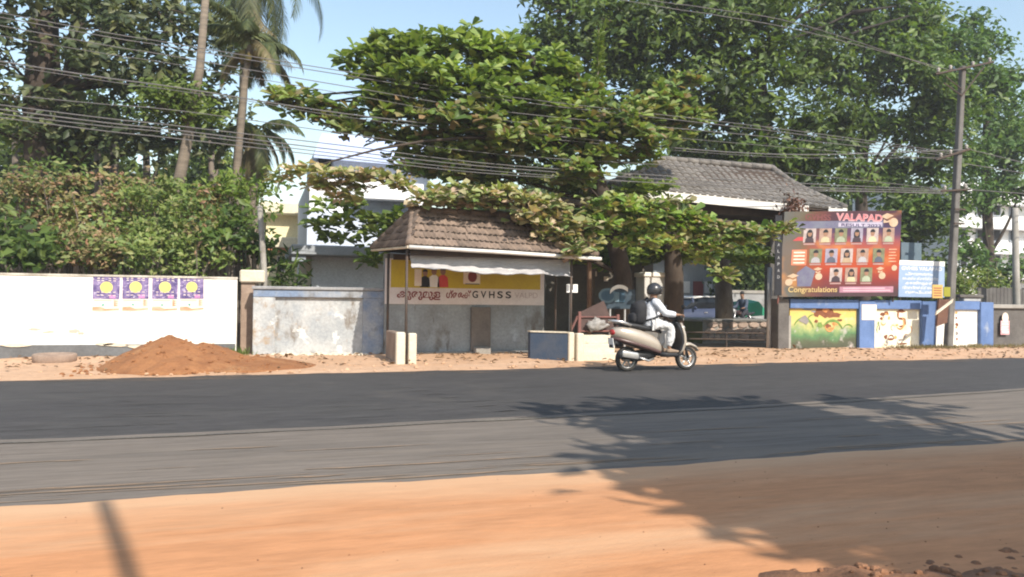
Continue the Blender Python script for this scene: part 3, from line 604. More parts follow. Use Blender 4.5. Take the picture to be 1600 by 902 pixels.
for px, py in ((947, 436), (971, 448), (929, 428), (990, 440)):
    c = P(px, py, 20.19); MB().box((c.x-.07, 20.185, c.z-.07), (c.x+.07, 20.198, c.z+.07)).build('paper', m_palepr, w)

# ------------------------------------------------------------------ gate roof
YG = 18.3
A = P(955, 293, YG); B = P(1322, 325, YG); B.z = P(1262, 321, YG).z-.08; Cc = P(1205, 265, YG+1.9); D = P(1038, 252, YG+1.9)
gr = thing('gate_roof', 'long grey tiled canopy roof with white fascia above the school gate', 'gate canopy', ((A.x+B.x)/2, YG+1.5, 0)); grl = gr.location.copy()
depth = 3.8
A2 = Vector((A.x, YG+depth, A.z)); B2 = Vector((B.x, YG+depth, B.z)); 
core = MB().add([A, B, Cc, D, A2, B2]+[p+Vector((0, 0, -.08)) for p in (A, B, Cc, D, A2, B2)],
    [(0, 1, 2, 3), (4, 0, 3), (1, 5, 2), (5, 4, 3, 2), (6, 10, 11, 7), (0, 6, 7, 1), (1, 7, 11, 5), (5, 11, 10, 4), (4, 10, 6, 0)]).build('roof', m_wood, gr)
tm = MB()
def tile_field(mb, A, B, C, D, rows, tw):
    ex = (B-A).normalized(); ht = (D-A)-ex*(D-A).dot(ex); L = ht.length; ey = ht.normalized(); ez = ex.cross(ey); prof = [(-.5, .0), (-.2, .05), (.15, .05), (.5, 0)]
    for i in range(rows):
        t = i/rows; l = (A.lerp(D, t)-A).dot(ex); r = (B.lerp(C, t)-A).dot(ex); n = int((r-l)/tw)
        # hip edge curves up a little like the photographed roof
        for k in range(n):
            x = l+(k+.5)*tw; y0 = L*t-.03; y1 = L*(t+1/rows)+.02; j = random.uniform(-.01, .012)
            b = len(mb.v)
            for y, dz in ((y0, .045), (y1, .01)):
                for u, z in prof: mb.v.append(tuple(A+ex*(x+u*tw)+ey*y+ez*(z+dz+j)))
            for u in (-.5, .5): mb.v.append(tuple(A+ex*(x+u*tw)+ey*y0+ez*.002))
            mb.f += [(b+q, b+q+1, b+5+q, b+4+q) for q in range(3)]+[(b+8, b+9, b+3, b+2, b+1, b)]; mb.m += [0]*4
tile_field(tm, A, B, Cc, D, 10, .24); tile_field(tm, A2.copy(), A.copy(), D, D+Vector((0, -.01, 0)), 10, .24)
t = tm.build('tile_courses', m_tilegrey, core); t['kind'] = 'stuff'
for a, b in ((D, Cc), (A, D)):
    n = int((b-a).length/.35)
    for i in range(n): MB().tube([a.lerp(b, i/n)+Vector((0, 0, .06)), a.lerp(b, (i+1.1)/n)+Vector((0, 0, .06))], [.11, .095], 8).build('ridge_tile', m_tilegrey, core, True)
# upswept hip
hp = [Cc+Vector((0, 0, .06)), Cc.lerp(B, .25)+Vector((0, 0, -.05)), Cc.lerp(B, .5)+Vector((0, 0, -.06)), Cc.lerp(B, .75)+Vector((0, 0, 0)), B+Vector((0, 0, .07))]
for i in range(12):
    t = i/12*4; k = min(3, int(t)); p = hp[k].lerp(hp[k+1], t-k); t2 = (i+1.1)/12*4; k = min(3, int(t2)); q = hp[k].lerp(hp[k+1], min(1, t2-k)); MB().tube([p, q], [.11, .095], 8).build('ridge_tile', m_tilegrey, core, True)
fa = MB(); xe = P(1262, 320, YG).x
zi = lambda x: A.z+(B.z-A.z)*(x-A.x)/(B.x-A.x)
def fas(x0, x1, h0, h1, nm='fascia'):
    MB().hexa([(x0, YG-.05, zi(x0)-h0), (x1, YG-.05, zi(x1)-h1), (x1, YG-.01, zi(x1)-h1), (x0, YG-.01, zi(x0)-h0)], [(x0, YG-.05, zi(x0)+.05), (x1, YG-.05, zi(x1)+.05), (x1, YG-.01, zi(x1)+.05), (x0, YG-.01, zi(x0)+.05)]).build(nm, m_fascia, gr)
fas(A.x, xe, .20, .20); fas(P(1293, 320, YG).x, B.x, .14, .24)
MB().box((A.x+.3, YG+.4, A.z-.5), (B.x-.3, YG+.6, A.z-.25)).build('beam', m_wood, gr); MB().box((A.x+.3, YG+3.2, A.z-.5), (B.x-.3, YG+3.4, A.z-.25)).build('beam', m_wood, gr)
for px, yy in ((992, YG+.5), (1236, YG+.5), (1010, YG+3.2), (1205, YG+3.2)):
    x = P(px, 420, yy).x; MB().box((x-.16, yy-.16, -.05), (x+.16, yy+.16, A.z-.3)).build('column', m_darkpillar, gr, bevel=.02)
# dead brown plant hanging at the eave
c = P(1242, 322, YG-.3)
C = np.array(c)+RNG.normal(size=(420, 3))*np.array([.16, .12, .28])+np.array([0, 0, -.25]); D_ = unit(RNG.normal(size=(420, 3))+np.array([0, 0, -.8]))
w = thing('withered_creeper', 'withered reddish brown creeper hanging from the gate canopy eave', 'creeper', (c.x, c.y, c.z))
npmesh('foliage', leafverts(C, D_, RNG.uniform(.08, .2, 420), .45), 4, leafmat('withered', [(.09, .05, .04), (.16, .08, .06), (.22, .12, .08)], .15), w, QF)
MB().tube([(c.x, c.y+.2, c.z+.1), (c.x-.02, c.y, c.z-.3), (c.x-.05, c.y, c.z-1.6)], [.04, .06, .02], 6).build('stem', m_barkd, w)
# pipe post
xq = P(1201, 500, 17.7)
o = MB().tube([(xq.x, 17.7, 0), (P(1203, 418, 17.7).x, 17.7, P(1203, 418, 17.7).z)], .062, 10).build('pipe_post', m_galv, None, True); tag(o, 'plain pale metal pipe post at the opening before the dark end pillar', 'post')
# planter of rubble stone
yf = 21.0; z1 = P(1150, 501, yf).z; x0 = P(1098, 515, yf).x; x1 = P(1216, 515, yf).x
w = thing('stone_planter', 'low rubble stone planter wall round the tree inside the gate', 'planter', ((x0+x1)/2, yf, 0))
MB().box((x0+.03, yf+.05, -.05), (x1, yf+2.6, z1-.04)).build('core', m_cement, w)
MB().box((x0-.0, yf+.001, z1-.04), (x1+.02, yf+2.65, z1+.03)).build('coping', m_cement, w, bevel=.01)
MB().box((x0, yf+.06, -.05), (x0+.029, yf+2.6, z1-.041)).build('mossy_side', M('moss', (.13, .13, .03), (.09, .09, .03), .9, 2), w)
m_stone = M('rubble_stone', (.56, .42, .33), (.42, .31, .25), .9, 2.5, bump=.4, obrand=.25)
sv = []
for h, a in ((0, 1), (.7, .95), (1, .7)):
    for k in range(7): t = k*.8976+.2; sv.append((math.cos(t)*a, -h*.5, math.sin(t)*a))
sm = bpy.data.meshes.new('stone'); sm.from_pydata(sv, [], [(i*7+k, i*7+(k+1) % 7, (i+1)*7+(k+1) % 7, (i+1)*7+k) for i in range(2) for k in range(7)]+[tuple(range(14, 21))]); sm.materials.append(m_stone); sm.update()
z = .08
for row in range(3):
    x = x0+.1*row; hh = (z1-.1)/3
    while x < x1-.1:
        ww = random.uniform(.2, .42); o = link('stone', sm, w); o.location = Vector((x+ww/2, yf+.06, .06+hh*(row+.5)))-w.location; o.scale = (ww*.52, .12, hh*.54*random.uniform(.9, 1.1)); o.rotation_euler = (0, random.uniform(-.15, .15), 0); x += ww
w = thing('pipe_railing', 'thin pipe railing running to the pipe post before the planter', 'railing', (P(1140, 530, 18.6).x, 18.6, 0))
xa, xb = P(1072, 520, 18.6).x, xq.x
for py in (519, 529): MB().tube([(xa, 18.6, P(1140, py, 18.6).z), (xb, 17.75, P(1140, py, 18.6).z)], .022, 6).build('rail', m_dksteel, w)
for t in (0, .5): MB().tube([(xa+(xb-xa)*t, 18.6-.85*t, 0), (xa+(xb-xa)*t, 18.6-.85*t, P(1140, 518, 18.6).z)], .022, 6).build('post', m_dksteel, w)

# ------------------------------------------------------------------ blue mural wall
YM = 17.4
def px2x(px, y=YM): return P(px, 500, y).x
zt = 1.40
w = thing('mural_wall', 'blue painted boundary wall with bright mural panels', 'wall', (px2x(1380), YM, 0))
e0, e1 = px2x(1214), px2x(1549)
MB().box((e0, YM-.06, -.05), (px2x(1231), YM+.3, zt)).build('end_pillar', m_darkpillar, w, bevel=.012)
MB().box((px2x(1231)+.003, YM-.03, -.05), (px2x(1235), YM+.2, .95)).build('edge_strip', m_cement, w)
segs = [(1340, 1364), (1438, 1459), (1529, 1549)]
for a, b in segs: MB().box((px2x(a), YM-.08, -.05), (px2x(b), YM+.22, zt-.02)).build('pilaster', m_bluewall, w, bevel=.012)
MB().box((px2x(1233), YM-.05, zt-.25), (px2x(1340)-.003, YM+.2, zt)).build('beam', m_bluewall, w, bevel=.01)
MB().box((px2x(1364)+.003, YM-.05, zt-.25), (px2x(1438)-.003, YM+.2, zt)).build('beam', m_bluewall, w, bevel=.01)
MB().box((px2x(1459)+.003, YM-.05, zt-.25), (px2x(1529)-.003, YM+.2, zt)).build('beam', m_bluewall, w, bevel=.01)
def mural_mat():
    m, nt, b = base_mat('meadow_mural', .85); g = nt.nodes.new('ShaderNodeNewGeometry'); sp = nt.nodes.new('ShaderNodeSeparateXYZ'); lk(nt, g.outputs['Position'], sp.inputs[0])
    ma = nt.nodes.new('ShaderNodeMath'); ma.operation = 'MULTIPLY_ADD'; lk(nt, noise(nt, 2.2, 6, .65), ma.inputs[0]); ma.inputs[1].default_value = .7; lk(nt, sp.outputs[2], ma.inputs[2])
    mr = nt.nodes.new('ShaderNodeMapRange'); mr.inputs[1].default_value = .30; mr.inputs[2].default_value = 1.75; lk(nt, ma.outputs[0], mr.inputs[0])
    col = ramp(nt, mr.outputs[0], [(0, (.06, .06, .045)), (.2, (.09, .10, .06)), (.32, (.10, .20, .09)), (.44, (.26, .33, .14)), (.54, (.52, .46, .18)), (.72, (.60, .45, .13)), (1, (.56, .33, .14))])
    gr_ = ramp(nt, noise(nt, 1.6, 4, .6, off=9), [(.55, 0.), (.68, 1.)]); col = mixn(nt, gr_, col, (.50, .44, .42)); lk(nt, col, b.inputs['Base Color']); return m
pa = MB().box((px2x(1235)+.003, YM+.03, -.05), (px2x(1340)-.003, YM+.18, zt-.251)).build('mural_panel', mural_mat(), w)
m_brownp = M('brown_paint', (.17, .06, .03), (.26, .10, .05), scale=5); m_orangep = M('orange_paint', (.55, .20, .07), (.7, .4, .15), scale=5); m_greyp = M('grey_paint', (.22, .20, .20), (.30, .27, .25), scale=5); m_greenp = M('green_paint', (.12, .22, .05), (.2, .3, .08), scale=5)
ms = [m_brownp, m_orangep, m_greyp, m_greenp]
def blobs(parent, name, items, y):
    mb = MB()
    for k, (px, py, rx, rz, mi) in enumerate(items):
        c = P(px, py, y); patch(mb, c.x, c.z, rx*1.35, rz*1.3, y-.002-.0008*k, 10, mi)
    return mb.build(name, ms, parent)
blobs(pa, 'painted_animals', [(1287, 488, .26, .13, 0), (1301, 493, .25, .07, 0), (1276, 491, .08, .09, 0), (1290, 484, .12, .07, 1), (1262, 483, .16, .035, 2), (1271, 487, .08, .03, 2), (1292, 509, .10, .06, 0), (1305, 506, .10, .05, 1), (1281, 508, .08, .09, 3), (1275, 502, .05, .04, 0), (1312, 500, .07, .03, 0), (1297, 513, .06, .03, 1), (1256, 500, .14, .1, 2)], YM+.03)
pb = MB().box((px2x(1364)+.003, YM+.03, -.05), (px2x(1438)-.003, YM+.18, zt-.251)).build('mural_panel', M('white_mural', (.80, .76, .62), (.78, .70, .45), .85, 2.5, lo=.45, hi=.7, stain=((.72, .6, .3), 2.8, .6, .75, (1, 1, 1))), w)
blobs(pb, 'painted_figures', [(1379, 491, .07, .05, 0), (1386, 490, .07, .06, 1), (1377, 498, .05, .04, 0), (1389, 497, .03, .06, 1), (1408, 487, .13, .025, 0), (1403, 492, .03, .08, 1), (1409, 498, .10, .03, 0), (1414, 503, .03, .09, 0), (1409, 510, .09, .03, 0), (1401, 508, .05, .025, 1), (1384, 526, .05, .06, 0), (1391, 530, .1, .03, 0), (1399, 527, .05, .04, 1), (1407, 531, .09, .025, 2), (1414, 526, .03, .03, 2), (1385, 534, .03, .05, 2), (1410, 537, .12, .02, 0), (1374, 512, .02, .08, 2), (1372, 505, .02, .05, 3)], YM+.03)
def strokes(parent, name, items, y, mats_):
    mb = MB()
    for k, (px, py, r, a0, a1, w_, mi) in enumerate(items):
        c = P(px, py, y); n = 9; vs = []
        for i in range(n+1):
            t = math.radians(a0+(a1-a0)*i/n); ww = w_*(.35+.65*math.sin(math.pi*i/n))
            for q in (r-ww, r+ww): vs.append((c.x+q*math.cos(t), y-.009-.0005*k, c.z+q*math.sin(t)*1.15))
        mb.add(vs, [(2*i, 2*i+1, 2*i+3, 2*i+2) for i in range(n)], mi)
    return mb.build(name, mats_, parent)
strokes(pb, 'painted_strokes', [(1408, 492, .13, 40, 250, .022, 0), (1406, 505, .15, -140, 70, .025, 1), (1384, 494, .10, 20, 210, .018, 0), (1380, 503, .08, 180, 350, .016, 1), (1392, 530, .10, 10, 170, .016, 0), (1405, 532, .09, 190, 340, .014, 2), (1416, 529, .10, 60, 200, .014, 0), (1384, 535, .07, 200, 380, .014, 2), (1375, 515, .12, 100, 230, .012, 3), (1420, 515, .10, -60, 70, .012, 1), (1395, 512, .07, 0, 280, .010, 1)], YM+.03, ms)
strokes(pa, 'painted_strokes', [(1290, 490, .22, 20, 160, .03, 0), (1296, 507, .16, 190, 350, .022, 1), (1270, 505, .2, 80, 170, .02, 3), (1318, 495, .25, 30, 120, .014, 3), (1255, 520, .35, 20, 150, .03, 3), (1300, 527, .4, 30, 140, .035, 3), (1325, 520, .2, 40, 150, .02, 3)], YM+.03, ms)
for a, b, nm in ((1459, 1482, 'plain'), (1482, 1529, 'motif')):
    pp = MB().box((px2x(a)+.003, YM+.03, -.05), (px2x(b)-.003, YM+.18, zt-.251)).build('white_panel', m_white, w)
    if nm == 'motif': blobs(pp, 'painted_motif', [(1494, 489, .05, .05, 1), (1494, 497, .04, .04, 0), (1495, 507, .06, .05, 0), (1494, 512, .04, .03, 1), (1495, 521, .06, .05, 2), (1495, 530, .04, .04, 0)], YM+.03)
nt_ = MB().box((px2x(1343), YM-.088, P(1354, 500, YM).z), (px2x(1366), YM-.0805, P(1354, 476, YM).z)); tag(nt_.build('paper_notice', m_palepr), 'torn white paper notice pasted on the blue pilaster beside the meadow mural', 'notice')

# ------------------------------------------------------------------ laterite block wall
xs0, xs1 = px2x(1550), px2x(1550)+5.5
w = thing('block_wall', 'unplastered brown laterite block wall with coping beyond the blue wall', 'wall', (xs0+1, YM, 0))
MB().box((xs0, YM+.05, -.05), (xs1, YM+.25, 1.2)).build('core', m_darkpillar, w); MB().box((xs0-.02, YM-.04, 1.2), (xs1, YM+.3, 1.32)).build('coping', m_cement, w, bevel=.015)
m_lat = M('laterite', (.33, .22, .16), (.24, .155, .115), .95, 4, bump=.5, obrand=.25, stain=((.42, .34, .28), 3, .6, .7, (1, 1, 1)))
bm_ = MB().box((-.5, -.05, -.5), (.5, .05, .5)); bo = bm_.build('brick', m_lat, w, bevel=.02); bmesh_ = bo.data; first = True
for r in range(6):
    x = xs0+.02-(.2 if r % 2 else 0)
    while x < xs1-.3:
        o = bo if first else link('brick', bmesh_, w); first = False
        ww = .40 if x >= xs0 else .22; xx = max(x, xs0)
        o.location = Vector((xx+ww/2, YM+.03+random.uniform(-.015, .015), .10+.195*r))-w.location; o.scale = (ww-.02, .9, .178); x += .41
c = P(1570, 508, YM-.03); pk = thing('paper_poster', 'small pink paper poster pasted on the laterite block wall', 'poster', (c.x, YM-.04, c.z))
MB().box((c.x-.18, YM-.045, c.z-.29), (c.x+.17, YM-.035, c.z+.13)).build('sheet', M('pink_paper', (.66, .32, .34), (.74, .5, .5), scale=5), pk); e = MB(); e.add([(c.x+.13*math.cos(t), YM-.048, c.z+.22+.16*math.sin(t)) for t in (k*.5236 for k in range(12))], [tuple(range(12))]); e.build('photo_print', m_palepr, pk)
e = MB()
for k in range(4): e.box((c.x-.13, YM-.0475, c.z-.22+.075*k), (c.x+.12, YM-.046, c.z-.19+.075*k))
e.build('caption_lines', m_white_p, pk)
for px, py, nm, lb in ((1586, 325, 'concrete_post', 'grey concrete pole standing behind the laterite block wall'),):
    c0, c1 = P(1588, 470, 18.3), P(px, py, 18.3); o = MB().tube([(c0.x, 18.3, 0), c0, c1], [.12, .11, .09], 8).build(nm, m_cement, None, True); tag(o, lb, 'post')
    for q in (392, 425): pass
fn = thing('slat_fence', 'dark grey slatted fence behind the laterite block wall', 'fence', (P(1560, 470, 19.2).x, 19.2, 0))
x = P(1528, 470, 19.2).x
while x < P(1640, 470, 19.2).x: MB().box((x, 19.2, 0), (x+.15, 19.23, P(1560, 450, 19.2).z+random.uniform(-.03, .03))).build('slat', m_darkpillar, fn); x += .165
# ------------------------------------------------------------------ result billboard
q00, q10, q11, q01 = P(1217, 464, 17.15), P(1403, 463, 17.15), P(1409, 329, 17.15), P(1226, 331, 17.15)
def BB(u, v, d=0): p = q00.lerp(q10, u).lerp(q01.lerp(q11, u), v); return Vector((p.x, p.y-d, p.z))
bx_ = (q10-q00).normalized(); bz_ = (q01-q00).normalized(); BW = (q10-q00).length; BH = (q01-q00).length
bb = thing('billboard', 'large colourful exam result billboard above the blue mural wall', 'billboard', ((q00.x+q10.x)/2, 17.2, 0))
def bill_mat():
    m, nt, b = base_mat('billboard_print', .7, 0, .15); uv = nt.nodes.new('ShaderNodeUVMap'); sp = nt.nodes.new('ShaderNodeSeparateXYZ')
    nz = noise(nt, 4, 4, .55, co=uv.outputs[0]); off = nt.nodes.new('ShaderNodeMath'); off.operation = 'MULTIPLY_ADD'; lk(nt, uv.outputs[0], sp.inputs[0])
    lk(nt, nz, off.inputs[0]); off.inputs[1].default_value = .22; lk(nt, sp.outputs[1], off.inputs[2])
    a = ramp(nt, off.outputs[0], [(.16, (.075, .045, .05)), (.30, (.20, .038, .035)), (.45, (.36, .06, .028)), (.60, (.37, .085, .033)), (.72, (.27, .075, .075)), (.82, (.10, .05, .09)), (.95, (.055, .04, .085)), (1, (.07, .035, .045))])
    off2 = nt.nodes.new('ShaderNodeMath'); off2.operation = 'MULTIPLY_ADD'; lk(nt, noise(nt, 3, 3, .5, co=uv.outputs[0], off=4), off2.inputs[0]); off2.inputs[1].default_value = .35; lk(nt, sp.outputs[0], off2.inputs[2])
    c = ramp(nt, off2.outputs[0], [(.2, (.11, .115, .105)), (.36, (.13, .10, .055)), (.52, (.26, .075, .035))]); f = ramp(nt, off2.outputs[0], [(.30, .9), (.58, 0.)])
    col = mixn(nt, f, a, c); g = ramp(nt, noise(nt, 3.5, 2, .5, co=uv.outputs[0], off=8), [(.60, 0.), (.74, .8)]); col = mixn(nt, g, col, (.55, .24, .07)); lk(nt, col, b.inputs['Base Color']); return m
me = bpy.data.meshes.new('print'); off = bb.location; me.from_pydata([tuple(BB(u, v)-off) for u, v in ((0, 0), (1, 0), (1, 1), (0, 1))], [], [(0, 1, 2, 3)])
uvl = me.uv_layers.new(name='UVMap'); uvl.data.foreach_set('uv', [0, 0, 1, 0, 1, 1, 0, 1]); me.materials.append(bill_mat()); link('print', me, bb)
MB().hexa([BB(0, 0, -.01), BB(1, 0, -.01), BB(1, 0, -.06), BB(0, 0, -.06)], [BB(0, 1, -.01), BB(1, 1, -.01), BB(1, 1, -.06), BB(0, 1, -.06)]).build('backing_frame', m_dksteel, bb)
for u in (.02, .98):
    p = BB(u, 1, -.09); q = BB(u, 0, -.09); MB().tube([(q.x, q.y+.02, 1.36), (q.x, q.y, q.z), (p.x, p.y, p.z)], .03, 6).build('post', m_dksteel, bb)
p0, p1 = BB(-.01, -.08, .02), BB(-.005, .2, .02); MB().tube([p0, p1], .02, 6).build('stay', m_rust, bb)
def bq(name, u0, v0, u1, v1, mat, d=.004, shear=0.): return MB().add([BB(u0, v0, d), BB(u1, v0, d), BB(u1+shear, v1, d), BB(u0+shear, v1, d)], [(0, 1, 2, 3)]).build(name, mat, bb)
m_pinkl = M('rose_lettering', (.52, .12, .13), (.6, .25, .26), scale=6, fine=.04); m_slate = M('slate_print', (.17, .18, .23), (.13, .12, .2), scale=4); m_gold = M('gold_lettering', (.62, .45, .20), fine=.05); m_mauve = M('mauve_print', (.36, .18, .24), (.42, .22, .28), scale=3)
bq('title_strip', .10, .80, .84, .885, m_slate); bq('bottom_strip', .49, .045, .955, .115, m_mauve)
bq('result_strip', .45, .815, .83, .865, M('lilac_print', (.46, .42, .52), fine=.05), .006)
text_part('GVHSS', 'lettering', M('dim_red', (.22, .08, .08), fine=.05), bb, BB(.17, .905, .006), bx_, bz_, .16, BW*.21, .02)
text_part('VALAPAD', 'lettering', M('blush_print', (.55, .36, .38), fine=.05), bb, BB(.425, .893, .006), bx_, bz_, .20, BW*.40, .05); text_part('VALAPAD', 'lettering', m_pinkl, bb, BB(.43, .9, .008), bx_, bz_, .18, BW*.39, .01)
text_part('RESULT 2023', 'lettering', M('dark_violet', (.06, .05, .12), fine=.03), bb, BB(.475, .822, .008), bx_, bz_, .085, BW*.34, .02)
text_part('Congratulations', 'lettering', m_gold, bb, BB(.07, .055, .006), bx_, bz_, .15, BW*.40, .01)
for k in range(2): bq('caption_line', .52, .062+.026*k, .93-.05*k, .074+.026*k, M('pale_mauve', (.62, .42, .48), fine=.05), .006)
clothes = [M('cloth_a', (.07, .05, .06)), M('cloth_b', (.45, .33, .22)), M('cloth_c', (.60, .50, .32)), M('cloth_d', (.42, .40, .42)), M('cloth_e', (.40, .44, .32)), M('cloth_f', (.10, .11, .15))]
cardm = [M('card_warm', (.42, .28, .22), (.30, .20, .16), scale=9), M('card_pale', (.48, .40, .38), (.36, .29, .27), scale=9), M('card_cool', (.36, .33, .39), (.26, .23, .3), scale=9), M('card_green', (.22, .22, .13), (.15, .15, .09), scale=9)]
hairm = m_black
def uvp(px, py):
    v = (464-py)/134; x0 = 1217+(1226-1217)*v; x1 = 1403+6*v; return (px-x0)/(x1-x0), v
m_palemauve = M('name_strip_print', (.42, .26, .24), fine=.1)
rows = [(368, (1263, 1287, 1311, 1336, 1361, 1387)), (400, (1272, 1296, 1320, 1345, 1371)), (430, (1303, 1327, 1351))]
for ri, (py, xs) in enumerate(rows):
    for ci, px in enumerate(xs):
        u, v = uvp(px, py); h = 11.0; du = 9.6/186; dv = h/134
        cm = cardm[(ri*2+ci*3+1) % 4 if (ri, ci) != (1, 4) else 3]; po = bq('portrait', u-du, v-dv, u+du, v+dv, cm, .006+.0005*ci)
        body = clothes[(ri*3+ci*2) % 6]; s = MB(); r = lambda a, b, d: BB(u+a*du, v+b*dv, d)
        s.add([r(-.72, -1, .010), r(.72, -1, .010), r(.62, -.45, .010), r(.22, -.18, .010), r(-.22, -.18, .010), r(-.62, -.45, .010)], [(0, 1, 2, 3, 4, 5)], 0)
        s.add([r(.36*math.cos(t), .28+.46*math.sin(t), .012) for t in (k*.5236 for k in range(12))], [tuple(range(12))], 1)
        s.add([r(.42*math.cos(t), .40+.45*math.sin(t), .014) for t in (k*.314 for k in range(11))], [tuple(range(11))], 2)
        if (ri+ci) % 3 == 0: s.add([r(-.5, -.3, .0115), r(.5, -.3, .0115), r(.5, .4, .0115), r(-.5, .4, .0115)], [(0, 1, 2, 3)], 2)
        o = s.build('portrait_figure', [body, m_skin, hairm], po)
        bq('name_strip', u-du*.9, v-dv*1.34, u+du*.9, v-dv*1.12, m_palemauve, .0062+.0003*ci)
bq('rating_badge', .08, .37, .20, .55, M('scarlet_print', (.66, .16, .09), (.7, .26, .16), scale=4))
for k in range(4): bq('badge_line', .095, .39+.04*k, .185, .405+.04*k, m_palepr, .006)
bq('pointer_flash', .08, .655, .16, .70, M('crimson_print', (.5, .08, .08)), .005, .04)
m_cap = M('graduation_cream', (.48, .33, .22), (.55, .42, .3), scale=5)
for (u, v, s) in ((.87, .93, 1), (.10, .24, .8), (.30, .32, .6), (.83, .32, .6)):
    g = MB(); g.add([BB(u-.06*s, v, .006), BB(u, v-.03*s, .006), BB(u+.06*s, v+.01*s, .006), BB(u, v+.04*s, .006)], [(0, 1, 2, 3)]); g.add([BB(u-.03*s, v-.03*s, .007), BB(u, v-.055*s, .007), BB(u+.035*s, v-.03*s, .007), BB(u+.035*s, v-.065*s, .007), BB(u-.03*s, v-.075*s, .007)], [(0, 1, 2, 3, 4)]); g.build('graduation_cap', m_cap, bb)
for (u, v, r) in ((.93, .86, .04), (.07, .17, .03), (.31, .235, .03), (.85, .24, .03), (.955, .33, .025)):
    g = MB(); g.add([BB(u+r*math.cos(t), v+r*1.35*math.sin(t), .006) for t in (k*.5236 for k in range(12))], [tuple(range(12))]); g.build('medal_print', m_cap, bb)
g = MB(); g.add([BB(.14, .12, .005), BB(.25, .12, .005), BB(.28, .30, .005), BB(.2, .36, .005), BB(.13, .28, .005)], [(0, 1, 2, 3, 4)]); g.build('slate_shape', m_slate, bb)
for k in range(5): bq('side_line', .90, .40+.035*k, .97-.01*(k % 2), .412+.035*k, m_salmon, .006)
# vertical banner beside it
c0, c1 = P(1216, 462, 17.05), P(1216, 372, 17.05)
w = thing('vertical_banner', 'narrow black vertical banner with stacked white letters beside the billboard', 'banner', (c0.x, 17.05, c0.z))
MB().box((c0.x-.11, 17.05, c0.z), (c0.x+.11, 17.07, c1.z+.6)).build('strip', m_black, w)
m_palegrey = M('pale_grey_print', (.42, .42, .43), fine=.05)
for k, ch in enumerate('VALAPAD'): text_part(ch, 'lettering', m_palegrey, w, (c0.x, 17.046, c1.z-.05-.17*k), X_, Z_, .085, .07, 0, True)
# notice board with white lines on blue
n0, n1 = P(1404, 464, 17.45), P(1476, 409, 17.45)
w = thing('notice_board', 'pale blue notice board with lines of white lettering next to the billboard', 'notice board', (n0.x, 17.45, 0))
MB().box((n0.x, 17.45, n0.z), (n1.x, 17.49, n1.z)).build('board', M('sky_blue_print', (.27, .37, .54), (.32, .42, .58), scale=3), w)
nw, nh = n1.x-n0.x, n1.z-n0.z; NP = lambda u, v: (n0.x+u*nw, 17.446, n0.z+v*nh)
MB().box((n0.x, 17.444, n0.z+.87*nh), (n1.x, 17.449, n1.z)).build('header_strip', m_white_p, w)
text_part('GVHSS VALAPAD', 'lettering', m_white_p, w, NP(.06, .74), X_, Z_, nh*.095, nw*.88, .02)
for k, s in enumerate(('പ്രവേശനം', 'അപേക്ഷ ക്ഷണിക്കുന്നു', 'കോഴ്സുകൾ', 'വിവരങ്ങൾക്ക് ഓഫീസ്', 'വളപ്പാട്')):
    text_part(s, 'lettering', m_white_p, w, NP(.08 if k % 2 else .14, .60-.125*k), X_, Z_, nh*.07, nw*(.78 if k % 2 else .60), .02)
for u in (.06, .94): MB().tube([(n0.x+u*nw, 17.51, 1.36), (n0.x+u*nw, 17.51, n1.z)], .025, 6).build('post', m_dksteel, w)
n0, n1 = P(1408, 408, 18.2), P(1440, 380, 18.2)
tag(MB().box((n0.x, 18.2, n0.z-.4), (n1.x, 18.23, n1.z)).build('sheet_panel', M('slate_blue_sheet', (.10, .15, .19), (.13, .17, .2))), 'plain slate blue sheet standing behind the notice board', 'panel')
# ------------------------------------------------------------------ electric pole with arms, sign, plank; wires
c0 = P(1481, 540, 17.0); c1 = P(1504, 104, 17.0); c0.z = 0
ep = thing('electric_pole', 'tall concrete electric pole with cross arms in front of the blue wall', 'electric pole', (c0.x, 17.0, 0))
def polept(t, dx=0, dy=0): p = c0.lerp(c1, t); return p+Vector((dx, dy, 0))
sh = MB(); a_, b_ = .11, .075
sh.rings([[c0+Vector((-a_, -a_*.8, -.1)), c0+Vector((a_, -a_*.8, -.1)), c0+Vector((a_, a_*.8, -.1)), c0+Vector((-a_, a_*.8, -.1))], [c1+Vector((-b_, -b_, 0)), c1+Vector((b_, -b_, 0)), c1+Vector((b_, b_, 0)), c1+Vector((-b_, b_, 0))]])
sh.build('shaft', m_pole, ep, bevel=.02)
def arm(pxa, pya, pxb, pyb, r=.04, y=16.86):
    MB().tube([P(pxa, pya, y), P(pxb, pyb, y)], r*.7, 6).build('cross_arm', m_dksteel, ep)
arm(1462, 116, 1552, 97, .045); arm(1475, 130, 1503, 150, .03); arm(1503, 150, 1538, 104, .03); arm(1462, 250, 1516, 233, .05); arm(1470, 299, 1516, 296, .04); arm(1478, 120, 1503, 140, .025)
m_ins = M('insulator', (.40, .37, .34), rough=.3)
for px, py in ((1466, 110), (1485, 106), (1520, 100), (1546, 94), (1470, 243), (1485, 238), (1510, 230), (1476, 294), (1508, 291)):
    c = P(px, py, 16.86); MB().lathe((c.x, c.y, c.z-.06), (0, 0, 1), [(0, .02), (.02, .05), (.05, .03), (.08, .055), (.13, .03)], 10).build('insulator', m_ins, ep, True)
for py in (330, 352):
    c = polept((545-py)/440); MB().box((c.x-.19, 16.82, c.z), (c.x+.19, 16.86, c.z+.04)).build('clamp_band', m_dksteel, ep)
c = P(1474, 455, 16.75); c.y = 16.75
w = thing('pole_sign', 'small yellow and green sign plate fixed low on the electric pole', 'sign', (c.x, 16.75, c.z))
x0, x1, z0, z1 = P(1457, 460, 16.75).x, P(1473, 460, 16.75).x, P(1460, 466, 16.75).z, P(1460, 445, 16.75).z
